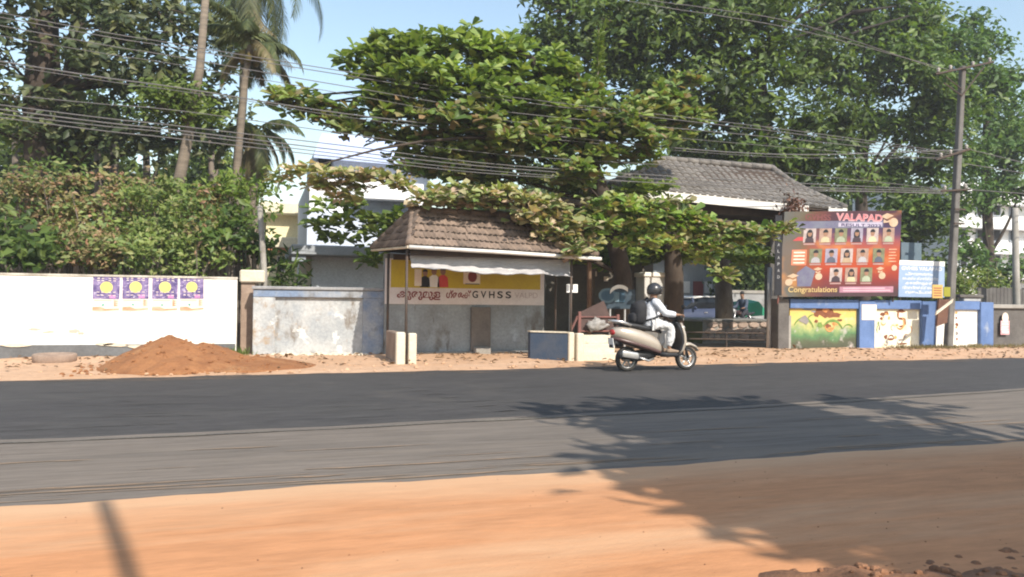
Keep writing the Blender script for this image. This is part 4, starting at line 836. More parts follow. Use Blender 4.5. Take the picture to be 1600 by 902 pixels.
MB().box((x0, 16.75, z0), (x1, 16.77, z1)).build('plate', M('ochre_plate', (.60, .40, .13), (.5, .33, .12), scale=6), w); MB().box((x1+.03, 16.74, z0+.05), (x1+.27, 16.76, z1-.06)).build('plate', M('olive_plate', (.33, .32, .04), scale=6), w)
e = MB()
for k in range(4): e.box((x0+.04, 16.747, z0+.06+.07*k), (x1-.05, 16.749, z0+.085+.07*k))
e.build('caption_lines', m_maroon, w)
a, b = P(1463, 490, 16.5), P(1489, 470, 16.5); d = Vector((.02, 0, .05))
tag(MB().hexa([a-d, b-d, b-d+Vector((0, .04, 0)), a-d+Vector((0, .04, 0))], [a+d, b+d, b+d+Vector((0, .04, 0)), a+d+Vector((0, .04, 0))]).build('plank', m_cream), 'pale plank tied slantwise across the foot of the electric pole', 'plank')
a, b = P(1462, 510, 16.7), P(1486, 468, 16.7)
tag(MB().hexa([(a.x+.05, 16.7, a.z), (a.x+.42, 16.7, a.z+.1), (a.x+.42, 16.76, a.z+.1), (a.x+.05, 16.76, a.z)], [(a.x+.12, 16.7, b.z), (a.x+.5, 16.7, b.z), (a.x+.5, 16.76, b.z), (a.x+.12, 16.76, b.z)]).build('rusty_sheet', M('rusty_sheet', (.12, .06, .045), (.17, .09, .06), scale=4)), 'rusty brown tin sheet leaning behind the plank at the electric pole', 'sheet')
rw = thing('meter_box', 'small grey box with dark lid standing on the blue wall by the pole', 'box', (P(1515, 466, 17.5).x, 17.5, zt))
c = P(1516, 466, 17.5); MB().box((c.x-.33, 17.42, zt+.0), (c.x+.33, 17.62, zt+.11)).build('body', m_galv, rw, bevel=.015); MB().box((c.x-.55, 17.36, zt+.111), (c.x+.38, 17.66, zt+.20)).build('lid', m_darkpillar, rw, bevel=.015)
# wires: smoothed through points, carried on well past both edges
def wire(pts, label, r=.011, y0=16.86):
    ps = [P(x, y, y0) for x, y in pts]; d = ps[0]-ps[1]; ps.insert(0, ps[0]+d.normalized()*14+Vector((0, 0, .25)))
    out = []
    for i in range(len(ps)-1):
        a = ps[max(0, i-1)]; b = ps[i]; c = ps[i+1]; e = ps[min(len(ps)-1, i+2)]
        for k in range(6):
            t = k/6; out.append(.5*((2*b)+(c-a)*t+(2*a-5*b+4*c-e)*t*t+(3*b-a-3*c+e)*t**3))
    out.append(ps[-1]); o = MB().tube(out, r*.85, 5).build('power_line', m_wire, None); tag(o, label, 'cable', 'overhead cables running to the electric pole'); return o
E_ = lambda x, y: (x, y)
wire([(0, 20), (270, 68), (540, 112), (800, 152), (1200, 199), (1485, 238)], 'overhead cable, topmost of those crossing the whole picture')
wire([(0, 27), (270, 74), (540, 118), (800, 158), (1200, 204), (1488, 241)], 'overhead cable hugging the topmost long cable just below it')
wire([(0, 40), (270, 88), (540, 135), (800, 176), (1200, 214), (1488, 244)], 'overhead cable, third down of the long ones crossing the coconut palm')
wire([(0, 56), (270, 100), (540, 147), (800, 190), (1200, 228), (1488, 250)], 'overhead cable, fourth down of the long ones crossing the coconut palm', .008)
wire([(0, 96), (270, 136), (540, 178), (800, 206), (1200, 241), (1510, 234)], 'stout overhead cable passing over the almond tree at mid height', .016)
wire([(0, 101), (270, 141), (400, 160)  , (540, 183), (800, 212), (1200, 245), (1485, 246)], 'thin overhead cable twinned with the stout mid height cable', .008)
wire([(0, 147), (270, 172), (540, 209), (800, 243), (1200, 268), (1476, 296)], 'overhead cable just above the low bundle', .010)
wire([(0, 164), (270, 196), (540, 228), (800, 259), (1200, 284), (1476, 297)], 'overhead cable, top of the low bundle above the blue building', .013)
wire([(0, 171), (270, 203), (540, 236), (800, 264), (1200, 290), (1476, 299)], 'overhead cable, middle of the low bundle above the blue building', .015)
wire([(0, 178), (270, 208), (540, 242), (800, 270), (1200, 296), (1476, 301)], 'overhead cable, second from the bottom of the low bundle', .012)
wire([(0, 184), (270, 216), (540, 247), (800, 274), (1200, 293), (1476, 303)], 'overhead cable, lowest of the low bundle above the blue building', .012)
wire([(940, -12), (1100, 12), (1250, 38), (1466, 108)], 'overhead cable, upper of two dropping from the top edge to the pole top', .012)
wire([(960, -2), (1120, 24), (1260, 50), (1485, 110)], 'overhead cable, lower of two dropping from the top edge to the pole top', .012)
def wire_r(a, b, label):
    p, q = P(*a, 16.86), P(*b, 16.86); q2 = q+(q-p)*2.5; o = MB().tube([p, q+Vector((0, 0, -.05)), q2], .012, 5).build('power_line', m_wire); tag(o, label, 'cable', 'overhead cables leaving the electric pole')
wire_r((1508, 232), (1600, 252), 'overhead cable leaving the pole from its middle arm'); wire_r((1508, 256), (1600, 268), 'overhead cable leaving the pole just below its middle arm'); wire_r((1508, 296), (1600, 300), 'overhead cable leaving the pole from its lowest arm')
# ------------------------------------------------------------------ buildings
def bld_box(parent, name, px0, px1, py0, py1, Y, D, mat, bev=0.):
    a = P(px0, py1, Y); b = P(px1, py0, Y); return MB().box((a.x, Y, a.z), (b.x, Y+D, b.z)).build(name, mat, parent, bevel=bev)
m_yel = M('cream_yellow_wall', (.80, .72, .46), (.74, .65, .42), .85, 1); m_yelp = M('pale_yellow_trim', (.78, .72, .54), (.66, .58, .42), .85, 1); m_orngb = M('orange_band', (.50, .20, .10), (.42, .17, .1), .85, 1)
b1 = thing('yellow_house', 'cream yellow two storey house glimpsed between palm and blue house', 'house', (P(445, 430, 36).x, 36, 0))
bld_box(b1, 'wall', 414, 478, 333, 470, 36, 8, m_yel); bld_box(b1, 'parapet', 405, 482, 318, 333, 35.4, 9, m_yelp, .05); bld_box(b1, 'balcony_band', 405, 482, 372, 386, 35.2, 1, m_yelp, .03); bld_box(b1, 'orange_band', 404, 480, 386.5, 392, 35.3, 1, m_orngb)
bld_box(b1, 'wall', 390, 413.8, 345, 470, 37.5, 7, m_yelp)
f = bld_box(b1, 'window', 432, 446, 400, 425, 35.93, .08, m_gutter); bld_box(f, 'pane', 434, 444, 402, 423, 35.92, .04, m_black)
m_blueroof = M('pale_blue_sheet', (.46, .55, .78), (.52, .6, .8), .7, 1); m_lav = M('pale_blue_wall', (.62, .68, .78), (.55, .6, .7), .85, 1); m_bwhite = M('bright_white_wall', (.82, .82, .82), (.78, .78, .78), .85, 1); m_greyw = M('grey_blue_wall', (.34, .38, .43), (.30, .33, .37), .85, 1)
b2 = thing('blue_house', 'tall white and pale blue house with sheet roof behind the almond tree', 'house', (P(560, 430, 27).x, 27, 0))
bld_box(b2, 'wall', 481, 662, 288, 470, 27, 8, m_bwhite); bld_box(b2, 'lower_wall', 478, 660, 338, 470, 26.7, .29, m_lav)
bld_box(b2, 'recess', 568, 645, 312, 352, 26.6, .08, m_greyw); bld_box(b2, 'upper_wall', 492, 672, 245, 287, 28, 5, m_lav); f = bld_box(b2, 'window', 494, 521, 243, 268, 27.93, .06, m_greyw); bld_box(f, 'pane', 497, 518, 246, 267, 27.9, .05, m_black)
a, b, c, d = P(490, 241, 27.2), P(690, 259, 27.2), P(680, 221, 29.5), P(503, 208, 29.5); MB().slab([a, b, c, d], (0, 0, -.12)).build('sheet_roof', m_blueroof, b2)
for px in (513, 548): bld_box(b2, 'corner_column', px-3, px+3, 288, 338, 26.9, .09, m_lav)
bld_box(b2, 'sunshade', 560, 650, 303, 309, 26.0, .99, m_bwhite)
b3 = thing('flat_roofed_shed', 'low grey flat roofed building behind the peeling wall', 'building', (P(530, 450, 21).x, 21, 0))
bld_box(b3, 'wall', 487, 640, 398, 470, 21.2, 4, M('pale_shed_wall', (.78, .80, .84), (.68, .70, .74), .9, 1.2, stain=((.36, .37, .38), 1.3, .6, .75, (1, 1, .5)))); bld_box(b3, 'wall', 478, 486.7, 400, 470, 21.5, 4, m_cream); bld_box(b3, 'roof_slab', 455, 655, 388, 398, 20.4, 5.2, M('slab_grey', (.42, .44, .47), (.36, .38, .4)), .03); bld_box(b3, 'eave_face', 456, 478, 398.5, 408, 20.5, .2, m_greyw)
b4 = thing('white_block', 'white multi storey block glimpsed through the trees beyond the pole', 'building', (P(1550, 430, 42).x, 42, 0))
bld_box(b4, 'wall', 1492, 1700, 300, 500, 42, 10, m_bwhite)
for r in range(4):
    for k in range(5):
        px = 1500+k*26; py = 318+r*40; f = bld_box(b4, 'window', px, px+12, py, py+20, 41.9, .09, m_greyw); bld_box(f, 'pane', px+1.5, px+10.5, py+2, py+18, 41.88, .05, m_black)
    bld_box(b4, 'sunshade', 1492, 1640, 311+r*40, 314+r*40, 41.2, .75, m_bwhite)
b5 = thing('school_block', 'pale school building with dark red door seen under the almond tree', 'building', (P(1110, 460, 40).x, 40, 0))
bld_box(b5, 'wall', 960, 1135, 395, 500, 40, 8, m_greyw); bld_box(b5, 'door', 1083, 1099, 440, 490, 39.95, .04, m_maroon); bld_box(b5, 'roof', 950, 1142, 380, 395, 39, 10, m_orngb)
for px in (1020, 1066, 1101): f = bld_box(b5, 'window', px, px+12, 440, 458, 39.95, .04, m_bwhite)
o = thing('yard_wall', 'grey yard wall with pale top behind the green tarpaulin tent', 'wall', (P(1175, 480, 33).x, 33, 0)); bld_box(o, 'wall_face', 1140, 1240, 458, 510, 33, .3, m_oldgrey); bld_box(o, 'coping', 1140, 1240, 455, 458, 32.95, .4, m_cement)
# green tarp tent
Yt = 28; a = [P(x, y, Yt) for x, y in ((1158, 492), (1168, 471), (1186, 468), (1202, 489))]
g = MB(); rs = [[p+Vector((0, k*.8, -.1*abs(k-1))) for p in a] for k in range(3)]
for r in rs: pass
g.add([p for r in rs for p in r], [(i*4+j, i*4+j+1, (i+1)*4+j+1, (i+1)*4+j) for i in range(2) for j in range(3)]+[(0, 3, 2, 1)])
tag(g.build('tarpaulin_tent', M('green_tarp', (.03, .36, .20), (.04, .28, .16), .6, 3)), 'bright green tarpaulin thrown over a load inside the gate', 'tarpaulin')

# ------------------------------------------------------------------ vegetation
L_dark = leafmat('dark_leaf', [(.030, .050, .013), (.052, .085, .02), (.09, .14, .03), (.15, .20, .048)], 0.32)
L_jungle = leafmat('jungle_leaf', [(.032, .048, .022), (.052, .075, .03), (.085, .105, .042), (.16, .17, .075)], .28)
L_mango = leafmat('mango_leaf', [(.038, .07, .016), (.066, .118, .025), (.105, .168, .036), (.165, .225, .055)], 0.34)
L_bright = leafmat('bright_leaf', [(.07, .12, .02), (.12, .17, .03), (.17, .22, .045)], .35)
L_almond = leafmat('almond_leaf', [(.10, .155, .04), (.15, .22, .055), (.21, .28, .075), (.28, .33, .10)], 0.36)
L_almondm = leafmat('mixed_almond_leaf', [(.085, .145, .038), (.13, .20, .05), (.19, .27, .07), (.25, .31, .10), (.24, .26, .10), (.22, .21, .10), (.26, .17, .09)], 0.34)
L_almondy = leafmat('yellowing_almond_leaf', [(.13, .22, .05), (.19, .30, .065), (.26, .36, .085), (.30, .36, .12), (.36, .34, .17), (.36, .28, .14)], 0.36)
L_almondb = leafmat('aged_almond_leaf', [(.19, .25, .08), (.27, .31, .12), (.36, .35, .17), (.45, .36, .24), (.54, .38, .29)], 0.3)
L_olive = leafmat('olive_leaf', [(.10, .16, .042), (.155, .22, .055), (.22, .28, .075), (.27, .27, .11)], 0.34)
L_brownb = leafmat('browning_leaf', [(.10, .16, .05), (.16, .22, .065), (.28, .20, .11), (.17, .22, .065), (.24, .24, .09), (.38, .21, .14), (.22, .16, .085), (.19, .24, .07)], 0.32)
L_lime = leafmat('lime_leaf', [(.10, .17, .03), (.16, .23, .045), (.22, .26, .06)], .35)
L_frond = leafmat('frond_green', [(.05, .07, .025), (.085, .105, .035), (.14, .15, .055)], .25)
L_dry = leafmat('frond_dry', [(.15, .125, .065), (.20, .165, .09), (.12, .115, .045)], .2)

# right: two big trees behind the gate
make_tree('mango_tree', 'huge dark leafed tree rising behind the gate canopy', [P(1212, 520, 27), P(1212, 380, 27), P(1205, 270, 27), P(1190, 120, 27)], [.42, .36, .30, .16],
    [(870, 30, 70, 50, 27), (960, 60, 90, 70, 26), (1060, 60, 100, 80, 26), (1150, 40, 100, 80, 25), (1000, 140, 90, 50, 27), (1100, 150, 100, 60, 25), (1190, 130, 80, 70, 25), (1240, 90, 60, 40, 26),
     (1130, 230, 90, 50, 25.5), (1220, 210, 80, 60, 24.5), (1270, 270, 60, 45, 24.5), (1200, 280, 60, 35, 25), (1290, 190, 55, 55, 26), (1060, 210, 60, 35, 27), (850, 70, 40, 25, 28), (930, 10, 100, 40, 28), (1080, -20, 160, 50, 27), (1260, -25, 90, 40, 27)],
    L_dark, m_barkd, 4.7, .34, .5, .46, kd=1.25)
make_tree('mango_tree', 'broad green tree with open gaps of sky behind the result billboard', [P(1345, 540, 31), P(1350, 420, 31), P(1345, 300, 31), P(1355, 150, 31)], [.40, .34, .28, .15],
    [(1340, 40, 80, 45, 31, .5), (1420, 30, 70, 50, 30, .5), (1350, 120, 60, 40, 30, .5), (1430, 110, 80, 50, 29, .5), (1330, 200, 50, 40, 31, .4), (1400, 200, 70, 40, 30, .4), (1470, 170, 60, 60, 29, .5), (1375, 260, 60, 30, 31, .35), (1450, 250, 55, 35, 30, .35),
     (1340, 290, 50, 25, 31, .35), (1420, 310, 60, 28, 31, .35), (1360, 350, 50, 35, 30, .4), (1290, 120, 60, 50, 31, .5), (1385, 75, 60, 45, 30.5, .5), (1280, 30, 60, 50, 32, .5), (1430, 370, 60, 40, 30, .5), (1440, -5, 50, 45, 31, .5), (1460, 330, 40, 40, 29, .4)],
    L_mango, m_barkd, 5.2, .38, .5, .48, kd=1.2)
make_tree('mango_tree', 'bright topped tree behind and beyond the electric pole at the picture edge', [P(1545, 540, 34), P(1545, 400, 34), P(1540, 250, 34), P(1545, 100, 34)], [.34, .30, .26, .12],
    [(1535, 62, 40, 38, 34, .6), (1470, 70, 45, 50, 33, .6), (1580, 190, 40, 50, 34, .6), (1490, 180, 50, 50, 33, .5), (1500, 90, 50, 40, 33, .6), (1560, 115, 30, 40, 33, .6), (1530, 150, 60, 50, 33, .6), (1560, 230, 60, 40, 33, .5), (1510, 250, 45, 40, 32, .5), (1590, 290, 40, 40, 33, .5), (1535, 300, 50, 25, 33, .4), (1510, 390, 25, 30, 31, .5), (1560, 420, 50, 25, 31, .5), (1600, 190, 30, 50, 35, .5)],
    leafmat('fresh_leaf', [(.042, .085, .022), (.062, .125, .03), (.095, .17, .04), (.14, .21, .058)], .34), m_barkd, 5.2, .38, .5, .48, kd=1.2)
# bare limbs against the sky, upper right
lb = MB()
for pts in ([(1190, 70), (1240, 60), (1290, 40), (1330, 20)], [(1200, 60), (1250, 25), (1290, 5)], [(1210, 90), (1280, 75), (1350, 45), (1420, 25)], [(1330, 20), (1400, 10)]):
    q = [P(x, y, 26.5) for x, y in pts]; lb.tube(q, [.10-.07*i/(len(q)-1) for i in range(len(q))], 6)
br = [o for o in bpy.data.objects if o.name == 'branches'][0]; o = lb.build('branch', M('black_bark', (.04, .033, .028), (.025, .02, .018), .95), br.parent, True)
# left: big dark trees, slim trunks behind
make_tree('jungle_tree', 'massive dark tree with thick trunk standing behind the white wall', [P(70, 470, 25), P(72, 300, 25), P(66, 150, 25), P(70, 20, 25)], [.62, .55, .5, .34],
    [(150, 30, 100, 50, 24), (220, 60, 90, 60, 24), (290, 40, 70, 55, 25), (150, 110, 70, 50, 23.5), (230, 130, 80, 50, 24), (310, 120, 50, 50, 25), (0, 80, 45, 60, 23.5), (20, 150, 60, 35, 23.5), (120, 180, 70, 40, 24), (230, 200, 60, 35, 25), (160, 220, 70, 30, 24.5), (30, -10, 90, 40, 24), (200, -15, 140, 40, 25), (-60, 80, 60, 100, 24), (340, 170, 30, 40, 26), (320, 215, 40, 30, 26)],
    L_jungle, m_barkd, 3.0, .30, .5, .42, kd=1.5)
make_tree('jungle_tree', 'second dark trunked tree leaning beside the massive one', [P(112, 470, 26), P(113, 300, 26), P(108, 140, 26), P(122, 10, 26)], [.30, .28, .24, .14],
    [(100, 130, 50, 35, 28), (90, 250, 50, 25, 25), (40, 210, 50, 28, 25), (-30, 200, 60, 50, 25)], L_olive, m_barkd, 2.2, .22, .5, .36)
for k, (px, a) in enumerate(((152, 190), (176, 170), (228, 180), (24, 180), (330, 200))):
    make_tree('slim_tree', ['slim bare trunked tree between the massive dark tree and leaning trunk', 'slim tree close beside another slim trunk above the posters', 'slim tree standing above the last poster of the row',
        'slim tree at the outer edge of the picture above the blank white wall', 'slim tree between the leaning trunk and coconut palm'][k], [P(px, 470, 29), P(px+2, 300, 29), P(px-1, a, 29)], [.15, .13, .09],
        [(px-5, a, 35, 22, 29), (px+15, a+40, 30, 20, 29.5)], L_olive, m_barkg, 2.2, .22, .5, .36, group='slim trees behind the scrub')
make_tree('leaning_tree', 'leaning pale trunk carrying a flat bright green crown', [P(268, 470, 22), P(274, 310, 22), P(297, 200, 22), P(312, 110, 22), P(323, -25, 22)], [.17, .16, .13, .11, .09],
    [(262, 150, 38, 20, 21.7), (310, 165, 38, 22, 21.7), (285, 178, 55, 18, 21.7), (240, 165, 25, 14, 21.8), (285, 142, 32, 14, 21.8)], L_bright, m_barkp, 4.0, .20, .45, .26)
# coconut palms
def frond(parent, base, az, el0, L, droop, mat, wd=.55, n=30):
    d = Vector((math.cos(az), math.sin(az), 0)); pts = []; p = Vector(base); el = el0
    for i in range(n+1): pts.append(p.copy()); p += (d*math.cos(el)+Vector((0, 0, math.sin(el))))*(L/n); el -= droop/n
    mb = MB(); mb.tube([pts[i] for i in range(0, n+1, 5)], [.035-.028*i/(n/5) for i in range(0, n//5+1)], 5)
    side = d.cross(Vector((0, 0, 1)))
    for i in range(4, n+1):
        t = i/n; ln = wd*(math.sin(math.pi*min(1, t*.85+.12))**.6+.1); tg = (pts[i]-pts[i-1]).normalized()
        for s in (-1, 1):
            for q in (0, .5):
                dr = (side*s+tg*.7+Vector((0, 0, -.8+random.uniform(-.45, .2)))).normalized(); b = pts[i]-tg*(L/n)*q; w_ = tg*.022
                m_ = b+dr*ln*.55+Vector((0, 0, .02)); e = b+dr*ln*random.uniform(.85, 1.1)+Vector((0, 0, -.18*ln)); mb.add([b-w_, b+w_, m_+w_, e, m_-w_], [(0, 1, 2, 3, 4)])
    return mb.build('frond', mat, parent)
def palm(label, trunk, radii, n, L, dry=4, wd=.55, seed=1, hang=0.):
    random.seed(seed); tp = [Vector(t) for t in trunk]; r = thing('coconut_palm', label, 'palm tree', (tp[0].x, tp[0].y, 0))
    tb = MB(); pts = []; rr = []
    for i in range(len(tp)-1):
        for k in range(6): t = k/6; pts.append(tp[i].lerp(tp[i+1], t)); rr.append((radii[i]*(1-t)+radii[i+1]*t)*(1.06 if k % 2 else .98))
    pts.append(tp[-1]); rr.append(radii[-1]); tb.tube(pts, rr, 10); tb.build('trunk', m_barkp, r, True)
    for i in range(n):
        dryk = i < dry; frond(r, tp[-1]+Vector((0, 0, random.uniform(-.15, .2))), i*2.4+.4, (random.uniform(-.5, .05) if dryk else random.uniform(.1, 1.35))-hang, L*random.uniform(.8, 1.1), random.uniform(1.0, 1.4) if dryk else random.uniform(1.5, 2.3), L_dry if dryk else L_frond, wd)
    nb = MB()
    for k in range(7): a = k*.9; nb.ell(tp[-1]+Vector((.24*math.cos(a), .24*math.sin(a), -.3-.1*(k % 2))), (.11, .11, .14), 8, 6)
    nb.build('coconuts', M('coconut', (.16, .15, .05), (.2, .13, .05), scale=5), r, True)
    return r
palm('coconut palm with tall pale trunk standing clear above the yellow house', [P(360, 480, 23), P(370, 265, 23), P(383, 120, 23), P(392, 72, 23)], [.16, .105, .095, .09], 12, 1.8, 4, .4, 5)
palm('shorter coconut palm with drooping yellowed fronds behind the tall palm trunk', [P(395, 480, 26), P(396, 330, 26), P(400, 205, 26)], [.2, .16, .14], 20, 2.1, 10, .45, 9, hang=.6)
palm('very tall coconut palm trunk whose fronds hang down from the top edge', [P(352, 480, 30), P(380, 150, 30), P(388, -75, 30)], [.20, .15, .14], 34, 4.6, 8, .8, 12, hang=1.1)
random.seed(21)
# almond tree: whorls of big leaves on layered branches
def whorls(blobs, dens, leaf, up=.35):
    Cs, Ds = [], []
    for b in blobs:
        c, r = blob_world(b); n = max(3, int(dens*math.pi*r[0]*r[2])); pc = in_ell(n)*r+c
        for p in pc:
            k = RNG.integers(8, 13); a = RNG.uniform(0, 6.28)+np.arange(k)*2.4; t = RNG.uniform(-.35, up+.3, k)
            d = np.stack([np.cos(a)*np.cos(t), np.sin(a)*np.cos(t), np.sin(t)], 1); tilt = RNG.normal(size=3)*.22+np.array([0, -.25, 0]); d = unit(d+tilt*np.abs(d[:, 2:3]+.4))
            Cs.append(p+d*.03); Ds.append(d)
    return np.concatenate(Cs), np.concatenate(Ds)
tr = thing('almond_tree', 'spreading almond tree with layered big leafed branches over the bus shelter', 'tree', tuple(P(973, 500, 18.0).xy)+(0,))
tb = MB(); T0 = [P(975, 525, 18.0), P(973, 430, 17.9), P(950, 330, 17.6), P(915, 230, 17.6), P(870, 150, 17.8), P(830, 90, 18.0)]
tb.tube([Vector((T0[0].x, T0[0].y, -.05))]+T0, [.30, .26, .24, .22, .18, .13, .07], 12).build('trunk', m_barkd, tr, True)
T1 = [P(1052, 525, 17.9), P(1053, 430, 17.9), P(1048, 350, 17.4)]
green = [(555, 95, 32, 20, 17.8), (590, 80, 40, 26, 18), (640, 85, 45, 35, 17.6), (700, 75, 60, 32, 18), (735, 60, 36, 20, 18.2), (770, 90, 55, 40, 18), (830, 110, 60, 45, 18.2), (880, 130, 50, 40, 18), (590, 125, 40, 28, 17.6), (660, 130, 70, 32, 17.3), (740, 130, 70, 35, 17.4), (810, 160, 70, 35, 17.6),
    (585, 160, 38, 18, 17.6), (640, 178, 60, 22, 17.3), (720, 185, 80, 28, 17), (800, 215, 70, 28, 17.2), (870, 195, 60, 30, 17.4), (950, 190, 60, 32, 17.4), (1010, 165, 45, 28, 17.8), (1050, 155, 35, 22, 18), (1060, 195, 45, 24, 18),
    (440, 155, 30, 22, 18.6), (480, 165, 40, 24, 18.4), (530, 185, 40, 18, 18.2), (560, 200, 50, 18, 18), (630, 215, 60, 18, 17.8), (700, 230, 60, 22, 17.6), (760, 245, 60, 22, 17.6), (850, 240, 50, 24, 17.4), (930, 240, 50, 22, 17.2), (990, 245, 40, 20, 17.6), (690, 265, 60, 18, 17.8), (900, 275, 50, 20, 17), (1000, 215, 50, 22, 17), (1085, 175, 28, 18, 18), (1075, 130, 24, 14, 18.4), (925, 215, 40, 22, 17.2), (905, 160, 45, 35, 18)]
shade = [(690, 268, 60, 22, 18.4), (760, 275, 60, 18, 18.3), (830, 275, 55, 18, 18.2), (900, 290, 45, 22, 17.9), (650, 250, 50, 16, 18.5), (740, 215, 60, 25, 18.8), (860, 180, 60, 40, 19), (650, 150, 60, 40, 18.8), (960, 360, 60, 20, 18), (1060, 390, 50, 20, 18), (1010, 300, 50, 20, 17.6), (510, 350, 40, 10, 18.5), (560, 350, 45, 12, 18.4), (610, 345, 35, 18, 18.3), (590, 375, 50, 12, 18.2), (520, 372, 30, 9, 18.5), (580, 405, 26, 14, 18), (550, 320, 24, 14, 18.4), (500, 322, 20, 8, 18.4), (960, 400, 50, 25, 18.6), (1010, 390, 50, 25, 18.8), (1060, 390, 40, 22, 18.6), (1170, 400, 40, 20, 19), (900, 400, 30, 16, 18.4)]
low = [(x, y+(13 if x < 930 else 4), rx, ry, Y) for x, y, rx, ry, Y in [(660, 300, 26, 9, 16), (720, 288, 40, 10, 16), (830, 325, 40, 16, 15.4), (868, 352, 32, 16, 15.2), (905, 385, 28, 14, 15.0), (930, 350, 36, 20, 15.5), (1030, 322, 36, 12, 16), (960, 316, 34, 12, 16), (690, 300, 40, 12, 15.9), (740, 296, 45, 14, 15.8), (790, 298, 45, 16, 15.7), (840, 310, 45, 18, 15.5), (880, 335, 40, 20, 15.4), (900, 365, 30, 16, 15.3), (940, 320, 45, 22, 15.8), (990, 330, 45, 25, 15.9), (1040, 340, 45, 26, 15.9), (1052, 318, 25, 10, 16), (1085, 345, 40, 22, 15.9), (1130, 362, 40, 18, 15.8), (1180, 362, 36, 15, 15.7), (1222, 355, 26, 12, 15.7), (1110, 390, 30, 20, 15.8), (1130, 425, 14, 14, 15.8), (1080, 375, 40, 14, 15.9), (1000, 370, 40, 16, 16)]]
left_low = [(445, 273, 26, 12, 17), (490, 270, 36, 13, 16.8), (540, 270, 40, 14, 16.7), (590, 275, 40, 14, 16.6), (630, 285, 36, 14, 16.5), (540, 290, 50, 12, 16.9), (500, 290, 30, 9, 17), (545, 308, 22, 12, 16.9)]
lb = MB()
def reach(frm, to, r0_, twigs=4):
    pts = bend(frm, to, .07, 7); lb.tube(pts, [r0_*(1-.8*i/7) for i in range(8)], 6); return pts
for b in green:
    c, r = blob_world(b); c = Vector(c); q = min(T0[2:], key=lambda t: (t-c).length+max(0, t.z-c.z)); reach(q, c, .03+.008*(q-c).length)
reach(T0[3], P(450, 160, 18.5), .07); reach(T0[3], P(450, 276, 17), .06); reach(T0[2], P(700, 305, 15.9), .09); reach(T0[2], P(890, 350, 15.4), .08); reach(T0[2], P(1000, 340, 15.9), .07); reach(T1[2], P(1230, 362, 15.7), .09); reach(T1[2], P(1120, 425, 15.8), .05); reach(T0[1], P(560, 352, 18.4), .07)
lb.build('branches', m_barkd, tr, True); MB().tube(T1, [.28, .25, .16], 10).build('trunk', m_barkd, tr, True)
def almond_crown(nm, blobs, dens, leaf, mat):
    C, D = whorls(blobs, dens, leaf); N = len(C); V = leafverts(C, D, leaf*RNG.uniform(.65, 1.2, N), .55, 'ob', .2, nrm=np.tile([[.15, -.75, 1.3]], (N, 1)))
    o = npmesh(nm, V, 6, mat, tr, OF); o['kind'] = 'stuff'; return o
almond_crown('crown', green[:13], 30, .31, L_almond); almond_crown('crown', green[13:], 34, .30, L_almondm); almond_crown('crown', shade, 30, .29, L_almond); almond_crown('crown', left_low, 38, .23, L_almondb); almond_crown('crown', [b for b in low if b[0] < 925], 48, .27, L_almondb); almond_crown('crown', [b for b in low if b[0] >= 925], 40, .27, L_almondy)
# the nearest leaves of the low branch, one by one
lm = []
for k in range(3):
    V = leafverts(np.zeros((1, 3)), np.array([[1., 0, 0]]), np.array([1.]), .52, 'ob', .2+.1*k, nrm=np.array([[0, 0, 9.]])); me = bpy.data.meshes.new('leaf'); me.from_pydata([tuple(v) for v in V], [], [tuple(f) for f in OF])
    me.materials.append((M('leaf_green', (.12, .18, .05), (.09, .14, .04), .5, 6, spec=.35, obrand=.35), M('leaf_aged', (.24, .20, .12), (.2, .2, .09), .55, 6, obrand=.3), M('leaf_lime', (.18, .24, .05), (.14, .2, .04), .5, 6, obrand=.3))[k]); lm.append(me)
C, D = whorls([(x, y-4, rx, ry*.7, Y-.45) for x, y, rx, ry, Y in low], 2.0, .25)
sel = RNG.permutation(len(C))[:298]; trl = tr.location
for i in sel:
    d = Vector(D[i]); n = Vector((random.gauss(0, .3), -.25, 1)); s = n.cross(d).normalized(); n = d.cross(s); sc = random.uniform(.17, .28)
    o = link('leaf', lm[random.choice((0, 0, 1, 1, 2))], tr); m = Matrix((d*sc, s*sc, n*sc)).transposed().to_4x4(); m.translation = Vector(C[i])-trl; o.matrix_basis = m
# upright bright sapling behind the almond
sp = thing('ashoka_tree', 'narrow upright bright green tree rising above the almond crown', 'tree', tuple(P(930, 500, 19.4).xy)+(0,))
a, b = P(925, 480, 19.4), P(936, 48, 19.4); MB().tube([Vector((a.x, 19.4, 0)), a, b], [.09, .08, .02], 7).build('trunk', m_barkg, sp, True)
n = 420; t = RNG.random(n); base = np.array(P(934, 165, 19.4))[None]*(1-t[:, None])+np.array(b)[None]*t[:, None]; an = RNG.uniform(0, 6.28, n)
D = unit(np.stack([np.cos(an), np.sin(an), RNG.uniform(-.5, .9, n)], 1)); npmesh('crown', leafverts(base, D, RNG.uniform(.25, .42, n)*(1-.45*t), .22, fold=.3), 4, L_lime, sp, QF)
o = MB().tube([Vector((P(921, 500, 18.2).x, 18.2, 0)), P(921, 300, 18.2), P(920, 222, 18.2)], [.07, .06, .055], 8).build('wooden_pole', M('brown_pole', (.24, .16, .11), (.17, .11, .08), scale=4), None, True); tag(o, 'brown wooden pole poking out of the almond tree', 'pole')
make_tree('yard_tree', 'sturdy brown trunk growing out of the stone planter', [P(1132, 500, 22), P(1130, 440, 22), P(1126, 380, 22), P(1120, 300, 22)], [.30, .27, .24, .2], [(1090, 330, 60, 25, 22.5), (1150, 340, 60, 25, 22.5), (1180, 400, 40, 25, 23)], L_dark, m_barkg, 2.5, .24, .5, .36)
